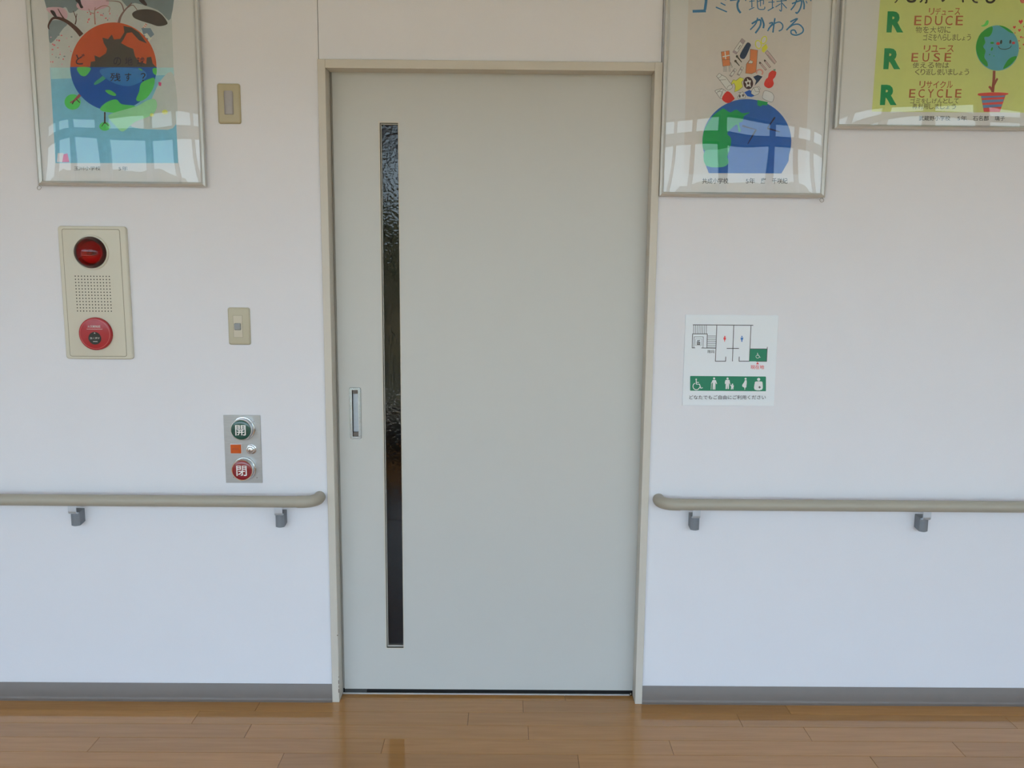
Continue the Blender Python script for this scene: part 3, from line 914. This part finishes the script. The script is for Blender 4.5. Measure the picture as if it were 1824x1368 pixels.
# --- two-halves globe poster ------------------------------------------------
t1, sh1 = poster('framed poster of a globe half orange, half blue, with bare trees above', -1.4438, 1.6960, 0.5110, 0.728, -1.4480, True)
A = Art(sh1, 30, 0, 3.908, -0.01505)
c_sky = pk('smoke', 175, 168, 160); c_blue = pk('wash_blue', 118, 160, 178, 0.12); c_pale = pk('wash_pale', 160, 178, 184, 0.1)
c_cloud = pk('smoke_dark', 118, 122, 122, 0.15); c_pink = pk('wash_pink', 188, 148, 152, 0.1); c_brown = pk('tree_brown', 78, 48, 42)
c_orange = pk('globe_orange', 178, 76, 40, 0.10); c_char = pk('globe_black', 70, 62, 54, 0.08); c_navy = pk('globe_blue', 28, 78, 142, 0.12)
c_green = pk('globe_green', 84, 170, 82, 0.10); c_wash_g = pk('wash_green', 142, 186, 136, 0.1); c_ink = pk('brush_black', 42, 34, 44)
c_red = pk('petal_red', 190, 96, 100); c_steel = pk('roof_grey', 110, 122, 132); c_cream = pk('cream', 186, 180, 164); c_yel = pk('flower', 190, 186, 90)
c_mid = pk('mid_blue', 54, 112, 160, 0.15); c_dkbird = pk('bird', 58, 46, 48); c_flag = pk('flag_pink', 206, 74, 112)
A.start('painted_background')
A.poly([(195, -420), (1058, -420), (1090, 470), (230, 470)], c_sky)
A.poly([(230, 470), (1090, 470), (1122, 1135), (268, 1135)], c_blue)
A.poly([(232, 470), (1090, 470), (1092, 520), (238, 550)], c_pale)
A.smooth([(1000, 560), (1090, 520), (1110, 860), (960, 900), (780, 870), (900, 760)], c_sky)
A.smooth([(196, -200), (420, -220), (440, 30), (370, 90), (340, 50), (300, 60), (205, 55)], c_cloud)
A.smooth([(640, -200), (1060, -200), (1070, 130), (980, 70), (820, 20), (760, 40)], c_cloud)
A.smooth([(225, 160), (290, 140), (350, 165), (320, 200), (260, 280), (225, 290)], c_cloud)
A.smooth([(205, 55), (300, 50), (345, 75), (350, 120), (320, 140), (240, 100)], c_pink)
A.smooth([(420, 20), (560, -40), (640, 10), (600, 60), (450, 70)], c_pink)
random.seed(11)
for k in range(46):
    x, y = random.choice([(random.uniform(235, 380), random.uniform(240, 460)), (random.uniform(430, 730), random.uniform(85, 160))])
    A.ell(x, y, random.uniform(3, 8), random.uniform(3, 7), random.choice([c_red, c_pink, c_cloud, c_red]), 8)
A.start('bare_tree')
for p, w, w1 in (([(450, 245), (400, 190), (330, 140), (255, 125), (220, 175), (224, 205)], 34, 6), ([(365, 165), (320, 120), (285, 60)], 12, 5), ([(405, 170), (412, 130), (392, 75)], 9, 4), ([(410, 130), (418, 95)], 6, 4)):
    A.line(p, w, c_brown, w1)
A.start('bare_tree')
for p, w, w1 in (([(708, 165), (720, 120), (748, 75), (800, 20)], 20, 6), ([(745, 78), (730, 30), (700, 10), (620, 5)], 9, 4), ([(748, 72), (800, 35), (830, 60), (860, 115)], 7, 4)):
    A.line(p, w, pk('tree_grey', 118, 88, 82), w1)
A.start('bare_tree')
for p, w, w1 in (([(545, 170), (540, 100), (545, 50)], 9, 5), ([(545, 70), (600, 40), (645, 50), (640, 85)], 6, 4), ([(540, 95), (510, 85), (500, 60)], 6, 4)):
    A.line(p, w, pk('tree_rust', 150, 104, 92), w1)
A.start('bird')
A.smooth([(232, 72), (258, 76), (276, 108), (288, 128), (270, 124), (246, 100)], c_dkbird, 3)
A.start('bird')
A.smooth([(418, -10), (440, 0), (450, 30), (462, 52), (444, 56), (428, 24), (408, 6)], c_dkbird, 3)
A.start('bird')
A.smooth([(846, -10), (880, -5), (906, 30), (895, 40), (860, 15)], c_dkbird, 3)
A.start('smoking_house')
A.smooth([(805, 90), (850, 68), (930, 66), (1000, 95), (1045, 150), (1040, 172), (985, 182), (930, 165), (850, 140), (812, 120)], pk('smoke_brown', 66, 54, 48, 0.1))
A.line([(900, 165), (880, 195)], 20, c_cream, curve=False)
for u in (0.1, 0.5, 0.9): A.line([(894 - 20 * u, 162 + 30 * u), (908 - 20 * u, 172 + 30 * u)], 6, c_red, curve=False)
A.poly([(850, 240), (872, 200), (910, 265), (912, 298), (880, 270)], c_cream)
A.poly([(866, 195), (930, 196), (956, 240), (930, 262), (906, 230), (880, 240)], c_steel)
A.poly([(880, 240), (906, 230), (930, 262), (944, 262), (912, 298)], c_cream)
for x, y in ((882, 240), (902, 262)): A.poly([(x, y), (x + 12, y + 6), (x + 10, y + 18), (x - 2, y + 12)], c_steel)
A.start('globe')
A.ell(672, 468, 300, 312, c_orange, 50, 180, 360)
A.ell(672, 466, 301, 306, c_navy, 50, 0, 180)
def gp(pts): return pts
A.poly([(595, 262), (635, 272), (660, 240), (676, 275), (720, 270), (748, 225), (742, 180), (800, 192), (850, 225), (905, 302), (850, 280), (800, 225), (765, 230), (745, 270), (725, 300), (770, 325), (810, 340), (822, 390), (850, 430), (900, 445), (905, 400), (935, 395), (945, 440), (968, 467), (510, 467), (515, 430), (545, 425), (540, 385), (575, 400), (620, 370), (628, 340), (605, 300)], c_char)
A.smooth([(420, 470), (508, 470), (505, 500), (475, 530), (440, 520)], c_green)
A.smooth([(640, 475), (655, 480), (620, 545), (550, 590), (540, 575), (600, 525)], pk('sea_green', 66, 148, 116))
A.smooth([(585, 480), (850, 478), (900, 540), (780, 600), (640, 560)], c_mid)
A.smooth([(845, 475), (868, 480), (872, 492), (855, 485)], c_green); A.smooth([(945, 478), (972, 476), (970, 520), (950, 510)], c_green)
A.smooth([(920, 550), (958, 545), (950, 610), (905, 680), (850, 705), (830, 690), (850, 640), (865, 580)], c_green)
A.smooth([(615, 630), (650, 628), (690, 655), (680, 668), (640, 655)], c_green)
A.smooth([(580, 765), (620, 715), (690, 692), (730, 725), (815, 735), (820, 752), (760, 770), (680, 785)], c_green)
A.start('young_tree')
A.ell(388, 710, 56, 54, c_green, 24); A.line([(440, 660), (400, 700), (370, 715)], 22, pk('trunk_red', 150, 72, 70), 8); A.line([(400, 700), (385, 725)], 8, c_brown); A.line([(415, 690), (438, 715)], 6, c_brown)
A.start('young_tree')
A.ell(612, 880, 38, 30, c_green, 20); A.line([(612, 780), (612, 860)], 10, c_brown); A.line([(612, 850), (590, 880)], 5, c_brown); A.line([(612, 850), (640, 876)], 5, c_brown)
A.start('leafy_wash')
A.smooth([(660, 790), (830, 740), (905, 700), (960, 690), (975, 740), (940, 800), (820, 850), (740, 915), (690, 880), (640, 820)], c_wash_g)
A.start('flower')
A.ell(1030, 780, 20, 16, c_yel, 14); A.start('flower')
A.ell(940, 800, 14, 12, c_yel, 12)
A.start('flag')
A.poly([(985, 570), (1006, 575), (1004, 600), (988, 596)], c_flag)
A.start('flag')
A.poly([(320, 1075), (352, 1068), (366, 1128), (314, 1130)], c_flag); A.poly([(285, 1066), (326, 1066), (316, 1128), (278, 1128)], pk('flag_pale', 214, 178, 188))
A.start('title_character')
A.text('ど', 410, 375, 472, 450, c_ink, 0.012)
for ch, x in (('の', 672), ('地', 752), ('球', 835)):
    A.start('title_character'); A.text(ch, x, 398, x + 54, 455, c_ink, 0.008)
for ch, x0, x1 in (('残', 650, 722), ('す', 752, 796), ('？', 862, 896)):
    A.start('title_character'); A.text(ch, x0, 508, x1, 566, c_ink, 0.008)
A.start('caption_word')
A.text('玉川小学校', 398, 1158, 582, 1186, pk('caption', 70, 66, 66)); A.start('caption_word'); A.text('5年', 708, 1158, 772, 1188, pk('caption', 70, 66, 66))
A.end()

# --- rubbish over a squeezed globe ------------------------------------------
t2, sh2 = poster('framed poster of litter heaped on a frowning blue globe, beside the door', 0.4632, 1.6800, 0.5110, 0.728, 0.9690, False)
A = Art(sh2, 1160, 0, 3.697, -0.01505)
A.start('drawing_paper')
A.poly([(258, -420), (1080, -420), (1012, 1148), (212, 1148)], pk('drawing_paper', 186, 170, 160, 0.03))
c_t = pk('title_blue', 54, 104, 138, 0.08)
q = lambda pts: [(((1220 - 1160) + x / 7.6) * 3.697, (y / 7.6) * 3.697) for x, y in pts]
for n_, (p, w) in enumerate((([(120, -60), (280, -64), (272, 130)], 36), ([(105, 152), (285, 146)], 38), ([(300, -50), (330, -20)], 22), ([(350, -80), (372, -50)], 22),
             ([(485, 38), (550, 72)], 16), ([(420, 95), (500, 130), (570, 160)], 18), ([(500, -30), (560, 0)], 16),
             ([(610, 6), (700, -6), (760, -30)], 18), ([(735, 0), (712, 50), (720, 120), (755, 175)], 28), ([(790, -40), (800, -10)], 14), ([(815, -30), (826, 12)], 14),
             ([(905, -60), (908, 100)], 14), ([(872, 20), (945, 10)], 12), ([(868, 132), (940, 98)], 12), ([(980, -30), (985, 90), (1010, 125), (1075, 122), (1082, 90)], 13), ([(985, 22), (1060, 0), (1062, 60)], 12), ([(1022, -40), (1025, 85)], 11),
             ([(1185, -50), (1185, 110)], 13), ([(1130, 30), (1215, 25)], 12), ([(1122, 145), (1205, 98)], 13), ([(1305, -60), (1308, 140), (1280, 130)], 14), ([(1240, 20), (1380, 5)], 12), ([(1228, 95), (1295, 50)], 12), ([(1315, 40), (1380, 112)], 13), ([(1345, -20), (1370, 2)], 10),
             ([(1450, 50), (1560, 8), (1582, 30), (1560, 120), (1520, 178), (1500, 162)], 20), ([(1530, -50), (1490, 60), (1435, 135)], 18), ([(1600, 0), (1615, 60), (1612, 125)], 20), ([(1640, 10), (1655, 45)], 12), ([(1695, -20), (1710, 15)], 14),
             ([(905, 322), (1000, 268), (1028, 290), (1015, 360), (955, 448)], 24), ([(985, 240), (960, 320), (885, 402)], 18), ([(1035, 235), (1068, 320), (1062, 382)], 24),
             ([(1220, 245), (1205, 340), (1192, 440)], 20), ([(1142, 318), (1190, 305), (1150, 370), (1120, 420)], 18), ([(1130, 390), (1200, 325), (1280, 298), (1325, 340), (1315, 395), (1270, 420)], 17),
             ([(1428, 295), (1525, 250), (1440, 340), (1375, 408)], 20), ([(1400, 380), (1470, 335), (1545, 330), (1600, 385), (1590, 440), (1510, 475), (1445, 458), (1440, 415), (1485, 408), (1512, 455)], 19))):
    if n_ in (0, 4, 7, 11, 17, 24, 29, 32, 35): A.start('title_character')
    A.line(q(p), w * 0.486, c_t)
A.start('globe')
cb, cg = pk('earth_blue', 44, 86, 142, 0.16), pk('earth_green', 34, 134, 72, 0.12)
pts = []
for i in range(61):
    a = math.radians(122 + (418 - 122) * i / 60)
    pts.append((630 + 293 * math.cos(a), 930 + 278 * math.sin(a)))
pts = [(380, 1140), (348, 1060)] + [p for p in pts if p[1] < 1040] + [(905, 1060), (858, 1142)]
A.poly(pts, cb)
A.smooth([(460, 722), (480, 716), (520, 740), (560, 722), (600, 745), (650, 740), (612, 765), (600, 800), (578, 812), (590, 860), (575, 866), (565, 820), (530, 845), (500, 880), (525, 910), (515, 975), (440, 985), (352, 992), (338, 930), (352, 850), (400, 770)], cg, 3)
A.smooth([(352, 995), (440, 985), (515, 975), (500, 1030), (510, 1070), (470, 1100), (360, 1090)], pk('earth_green_pale', 90, 160, 120, 0.1), 3)
A.poly([(700, 658), (768, 672), (762, 695), (735, 690), (720, 702), (700, 692)], cg)
ce = pk('crayon', 38, 36, 58)
for p in ([(600, 828), (690, 855)], [(690, 855), (636, 948)], [(815, 772), (765, 845)], [(765, 845), (848, 868)]): A.line(p, 12, ce, 5)
# measured on a closer view of the heap
A2 = Art(sh2, 1260, 55, 10.135, -0.0157)
S = A2
pen, ora, yel, rd = pk('pen', 76, 62, 58), pk('card_orange', 198, 112, 68, 0.08), pk('bright_yellow', 198, 190, 62, 0.05), pk('sauce_red', 214, 48, 40, 0.08)
nav, greyp, pap = pk('navy', 34, 48, 72, 0.05), pk('eraser_grey', 150, 128, 128), pk('paper_white', 190, 178, 168, 0.02)
def item(name): S.start(name, 0)
def out(pts, fill, w=6, close=True):
    if fill: S.poly(pts, fill)
    S.line(pts + ([pts[0]] if close else []), w, pen, curve=False)
item('chair_drawing')
out([(250, 380), (395, 355), (412, 625), (280, 640)], ora)
S.line([(318, 370), (332, 512)], 20, pap, curve=False); S.line([(275, 468), (402, 440)], 20, pap, curve=False); S.line([(270, 525), (408, 512)], 5, pen, curve=False)
for x in (290, 325, 388): out([(x, 640), (x + 18, 638), (x + 24, 735), (x + 6, 740)], pap, 5)
out([(412, 570), (424, 575), (455, 660), (440, 668)], pap, 5)
item('lighter_drawing')
out([(625, 135), (685, 180), (520, 425), (455, 385)], pap); S.poly([(625, 135), (685, 180), (640, 245), (588, 195)], greyp); S.poly([(480, 345), (545, 385), (520, 425), (455, 385)], greyp); S.line([(600, 255), (550, 335)], 10, pen)
item('marker_drawing')
S.smooth([(585, 450), (700, 235), (750, 212), (785, 250), (770, 300), (672, 500)], nav)
for a, b in (((535, 460), (620, 565)), ((508, 545), (580, 630))):
    S.ell(a[0], a[1], 22, 24, c_char, 16); S.line([a, b], 26, c_char, 14, curve=False)
item('wooden_chair_drawing')
out([(775, 330), (908, 348), (880, 740), (800, 775), (690, 765), (705, 600), (768, 515)], ora); out([(735, 585), (770, 525), (825, 550), (810, 590)], pap)
item('scissors_drawing')
for cx, cy, rx, ry, ro in ((920, 245, 58, 82, -14), (1022, 165, 52, 78, 24)):
    S.ell(cx, cy, rx, ry, yel, 28, rot=ro); S.ell(cx, cy, rx - 16, ry - 18, pap, 28, rot=ro)
S.poly([(985, 300), (1060, 230), (1090, 300), (1070, 340), (1020, 395), (985, 370)], yel)
out([(1045, 395), (1080, 350), (1140, 420), (1248, 560), (1215, 602), (1160, 545)], pk('blade', 178, 150, 144)); S.line([(1090, 430), (1215, 585)], 5, pen)
item('pencil_drawing')
for x0, y0, x1, y1 in ((945, 570, 1062, 705), (1032, 530, 1135, 660)):
    S.line([(x0, y0), (x1, y1)], 34, pen, curve=False); S.line([(x0 + 16, y0 + 20), (x1 - 4, y1 - 6)], 23, pk('blade', 178, 150, 144), curve=False); S.ell(x0, y0, 9, 14, c_char, 10)
item('crayon_drawing')
for x0, y0, x1, y1 in ((512, 690, 415, 820), (635, 655, 555, 800)):
    S.line([(x0, y0), (x1, y1)], 50, pen, curve=False); S.line([(x0, y0 + 4), (x1 + 4, y1 - 6)], 38, pap, curve=False); S.ell((x0 * .7 + x1 * .3), (y0 * .7 + y1 * .3), 14, 20, greyp, 12); S.ell((x0 * .1 + x1 * .9), (y0 * .1 + y1 * .9), 15, 14, greyp, 12)
item('can_drawing')
out([(165, 820), (215, 762), (265, 800), (330, 830), (460, 1000), (440, 1040), (375, 1070), (345, 1050), (225, 890)], pap); S.line([(165, 820), (200, 850), (245, 820), (258, 785)], 5, pen); S.line([(215, 888), (335, 878)], 5, pen); S.line([(355, 1040), (375, 1000), (430, 975), (462, 1000)], 5, pen)
item('shirt_drawing')
out([(430, 945), (470, 880), (520, 895), (590, 840), (655, 860), (640, 905), (620, 920), (640, 1010), (570, 1070), (490, 1105), (505, 1000), (480, 940), (445, 970)], yel)
item('ball_drawing')
S.ell(738, 942, 88, 112, pk('ball_black', 66, 44, 44), 30, rot=-6); S.poly([(715, 850), (750, 890), (790, 895), (775, 950), (790, 1020), (745, 995), (700, 1020), (705, 960), (672, 915), (720, 905)], pap); S.ell(738, 945, 20, 24, pk('ball_black', 66, 44, 44), 14)
item('umbrella_drawing')
S.poly([(828, 828), (910, 795), (995, 825), (930, 910), (855, 990), (880, 900)], nav); S.line([(885, 770), (900, 715), (960, 700), (1000, 740), (985, 790)], 26, pk('handle_pink', 186, 128, 112))
item('sauce_bottle_drawing')
S.smooth([(1150, 730), (1185, 715), (1245, 745), (1225, 830), (1185, 880), (1200, 950), (1170, 1010), (1105, 1035), (1040, 1000), (1025, 950), (1060, 870), (1095, 840), (1110, 770)], rd, 3); S.poly([(1195, 690), (1235, 690), (1228, 728), (1188, 718)], pk('bottle_cap', 110, 130, 110))
item('milk_carton_drawing')
S.poly([(665, 1108), (760, 1065), (800, 1090), (790, 1130), (850, 1175), (795, 1195), (725, 1180)], pk('milk_blue', 38, 80, 150)); out([(795, 1085), (835, 1025), (915, 1010), (945, 1100), (920, 1140), (850, 1170), (790, 1130)], pap); S.line([(835, 1025), (870, 1095), (945, 1100)], 5, pen, curve=False); out([(905, 1015), (925, 1000), (962, 1050), (945, 1062)], pap, 5)
item('drink_bottle_drawing')
out([(135, 1085), (165, 1065), (260, 1040), (330, 1080), (345, 1105), (260, 1225), (225, 1215), (170, 1130)], pap); S.line([(170, 1125), (265, 1040)], 5, pen); S.line([(180, 1090), (270, 1110), (235, 1215)], 5, pen); S.line([(290, 1060), (230, 1190)], 5, pen)
S.smooth([(345, 1095), (420, 1120), (480, 1200), (485, 1235), (370, 1305), (262, 1225)], rd, 3)
item('candy_drawing')
out([(545, 1195), (600, 1115), (640, 1095), (690, 1190), (680, 1212), (560, 1230)], pap); S.ell(585, 1180, 16, 26, pen, 12); S.ell(645, 1165, 18, 24, pen, 12); S.line([(560, 1110), (600, 1112)], 5, pen)
item('plastic_bag_drawing')
out(spline([(1040, 1080), (1150, 1110), (1195, 1160), (1200, 1215), (1160, 1285), (1010, 1225), (1000, 1160)], 4), pk('bag_white', 198, 192, 186), 5)
S.end()
cc = pk('caption', 70, 66, 66)
for s_, a, b in (('共成小学校', 336, 508), ('5年', 624, 684), ('鷹', 722, 755), ('千咲紀', 796, 898)):
    A.start('caption_word'); A.text(s_, a, 1172, b, 1210, cc, 0.008)
A.end()

# --- three R poster -----------------------------------------------------------
t3, sh3 = poster('framed yellow-green poster with three green R letters and a potted globe', 0.9910, 1.8865, 0.728, 0.5110, None, False)
A = Art(sh3, 1480, 0, 5.302, -0.01505)
yg = pk('poster_yellow', 184, 178, 112, 0.04)
A.start('drawing_paper')
A.poly([(498, -420), (3150, -420), (3100, 1072), (388, 1054)], yg)
ck = pk('headline_black', 52, 46, 42)
for p, w in (([(640, -60), (628, 0), (605, 25)], 10), ([(700, -60), (735, 8), (790, 8), (800, -30)], 22), ([(868, -60), (862, 0), (842, 20)], 14), ([(905, -60), (905, 18), (890, 22)], 16), ([(1030, -70), (1062, 15)], 22), ([(1070, 5), (1100, -60)], 14),
             ([(1243, -80), (1250, 22)], 16), ([(1310, -70), (1350, 10), (1390, 22)], 16), ([(1470, -10), (1480, 15), (1515, 22), (1545, 0), (1540, -40), (1500, -60)], 20)):
    A.start('headline_stroke'); A.line(p, w, ck)
A.start('petal'); A.ell(1812, -5, 26, 36, pk('pink_petal', 200, 106, 96), 20)
cgR = pk('letter_green', 26, 120, 72, 0.06)
for x0, y0, x1, y1 in ((526, 106, 684, 306), (496, 455, 656, 653), (464, 800, 622, 992)):
    A.start('letter_r')
    A.text('R', x0, y0, x1, y1, cgR, 0.055, lean=12)
cr = pk('letter_brown', 156, 84, 56); ct = pk('letter_sepia', 100, 88, 56)
for s_, x0, y0, y1, dx, wd in (('EDUCE', 786, 148, 238, 98, 68), ('EUSE', 760, 500, 582, 104, 62), ('ECYCLE', 738, 842, 922, 87, 58)):
    A.start('english_word')
    for i, ch in enumerate(s_): A.text(ch, x0 + i * dx, y0, x0 + i * dx + wd, y1, cr, 0.004, lean=6)
def row(s_, x0, y0, x1, y1, m, b=0.004):
    n = len(s_); w = (x1 - x0) / n
    A.start('kana_line')
    for i, ch in enumerate(s_):
        if ch in ' 　': continue
        if ch == 'ー': A.line([(x0 + i * w + 6, (y0 + y1) / 2), (x0 + i * w + w - 8, (y0 + y1) / 2 - 2)], 9, m, curve=False); continue
        small = ch in 'ュょ'
        A.text(ch, x0 + i * w + w * 0.08, y0 + (0.4 * (y1 - y0) if small else 0), x0 + i * w + w * (0.75 if small else 0.92), y1, m, b, lean=4, same=True)
row('リデュース', 920, 75, 1225, 140, cr, 0.01); row('リユース', 870, 428, 1165, 490, cr, 0.01); row('リサイクル', 830, 765, 1155, 832, cr, 0.01)
row('物を大切に', 795, 250, 1135, 310, ct); row('ゴミをへらしましょう', 868, 322, 1325, 382, ct)
row('使える物は', 765, 590, 1120, 642, ct); row('くり返し使いましょう', 790, 650, 1308, 708, ct)
row('ゴミをしげんとして', 745, 930, 1210, 976, ct); row('再利用しましょう', 765, 980, 1185, 1030, ct)
A.start('potted_globe')
eb, eg = pk('globe_teal', 86, 142, 156, 0.08), pk('leaf_green', 40, 132, 48, 0.08)
A.ell(1574, 453, 203, 214, eb, 56)
A.smooth([(1520, 248), (1525, 300), (1495, 345), (1450, 350), (1460, 400), (1440, 440), (1462, 480), (1450, 540), (1480, 590), (1475, 630), (1410, 570), (1374, 480), (1378, 400), (1420, 310)], eg, 3)
A.smooth([(1590, 240), (1650, 254), (1725, 310), (1690, 305), (1640, 270)], eg, 3); A.smooth([(1745, 530), (1755, 545), (1700, 610), (1630, 652), (1650, 600), (1690, 550)], eg, 3)
A.ell(1524, 405, 18, 10, eg, 12); A.ell(1522, 462, 9, 18, eg, 12, rot=20); A.ell(1500, 515, 6, 6, eg, 8); A.ell(1540, 528, 5, 6, eg, 8)
cbk = pk('face_black', 40, 40, 44); chk = pk('cheek_red', 206, 60, 64)
A.ell(1609, 396, 10, 20, cbk, 16, rot=8); A.ell(1696, 394, 10, 19, cbk, 16, rot=8)
A.ell(1580, 411, 18, 14, chk, 14); A.ell(1726, 405, 16, 13, chk, 14)
A.line([(1582, 435), (1600, 458), (1645, 465), (1690, 452), (1706, 430)], 6, cbk)
A.line([(1543, 668), (1540, 760), (1528, 870)], 24, pk('stem_brown', 140, 72, 58), 28); A.line([(1540, 800), (1575, 740)], 24, pk('stem_brown', 140, 72, 58), 16); A.line([(1525, 850), (1495, 815)], 24, pk('stem_brown', 140, 72, 58), 20)
A.start('sprout')
A.smooth([(1418, 245), (1450, 228), (1470, 195), (1490, 195), (1485, 230), (1450, 250)], pk('sprout', 92, 176, 84), 3)
for x, y, s_ in ((1795, 205, 24), (1734, 257, 16), (1782, 285, 16), (1740, 310, 7), (1796, 350, 12), (1778, 385, 8), (1820, 420, 10), (1786, 455, 8), (1825, 250, 10), (1815, 355, 8)):
    A.start('heart')
    A.poly([(x, y + s_), (x - s_ * 0.9, y - s_ * 0.1), (x - s_ * 0.6, y - s_ * 0.8), (x - s_ * 0.1, y - s_ * 0.4), (x + s_ * 0.5, y - s_ * 0.9), (x + s_ * 0.9, y - s_ * 0.2)], chk)
A.start('flower_pot')
pr, pb = pk('pot_red', 212, 74, 66, 0.05), pk('pot_blue', 98, 120, 150, 0.05)
A.poly([(1418, 900), (1650, 900), (1596, 1058), (1445, 1056)], pr)
for a, b in ((905, 925), (945, 970), (992, 1018)):
    fa, fb = (a - 900) / 158, (b - 900) / 158
    A.poly([(1418 + 27 * fa, a), (1650 - 54 * fa, a - 8), (1650 - 54 * fb, b - 10), (1418 + 27 * fb, b + 2)], pb)
A.smooth([(1388, 890), (1410, 880), (1540, 872), (1660, 878), (1676, 888), (1640, 900), (1540, 905), (1410, 905)], pr, 3)
for s_, a, b in (('武蔵野小学校', 832, 1128), ('5年', 1196, 1284), ('石名部', 1342, 1492), ('璃子', 1548, 1644)):
    A.start('caption_word'); A.text(s_, a, 1094, b, 1140, cc, 0.006)
A.end()

for n_, l_ in (('wall_front_left', 'off-white papered wall left of the sliding door'), ('wall_front_right', 'off-white papered wall right of the sliding door'),
               ('wall_front_top', 'off-white panel above the door between two thin joints'), ('floor', 'glossy floor of narrow light brown boards'),
               ('baseboard_left', 'grey vinyl baseboard left of the door'), ('baseboard_right', 'grey vinyl baseboard right of the door'),
               ('trim_1', 'cream left upright of the door casing, chipped near the floor'), ('trim_2', 'cream right upright of the door casing'), ('trim_3', 'cream head piece of the door casing')):
    bpy.data.objects[n_]['label'] = l_
bpy.data.objects.remove(_fo)
bpy.data.curves.remove(_fc)
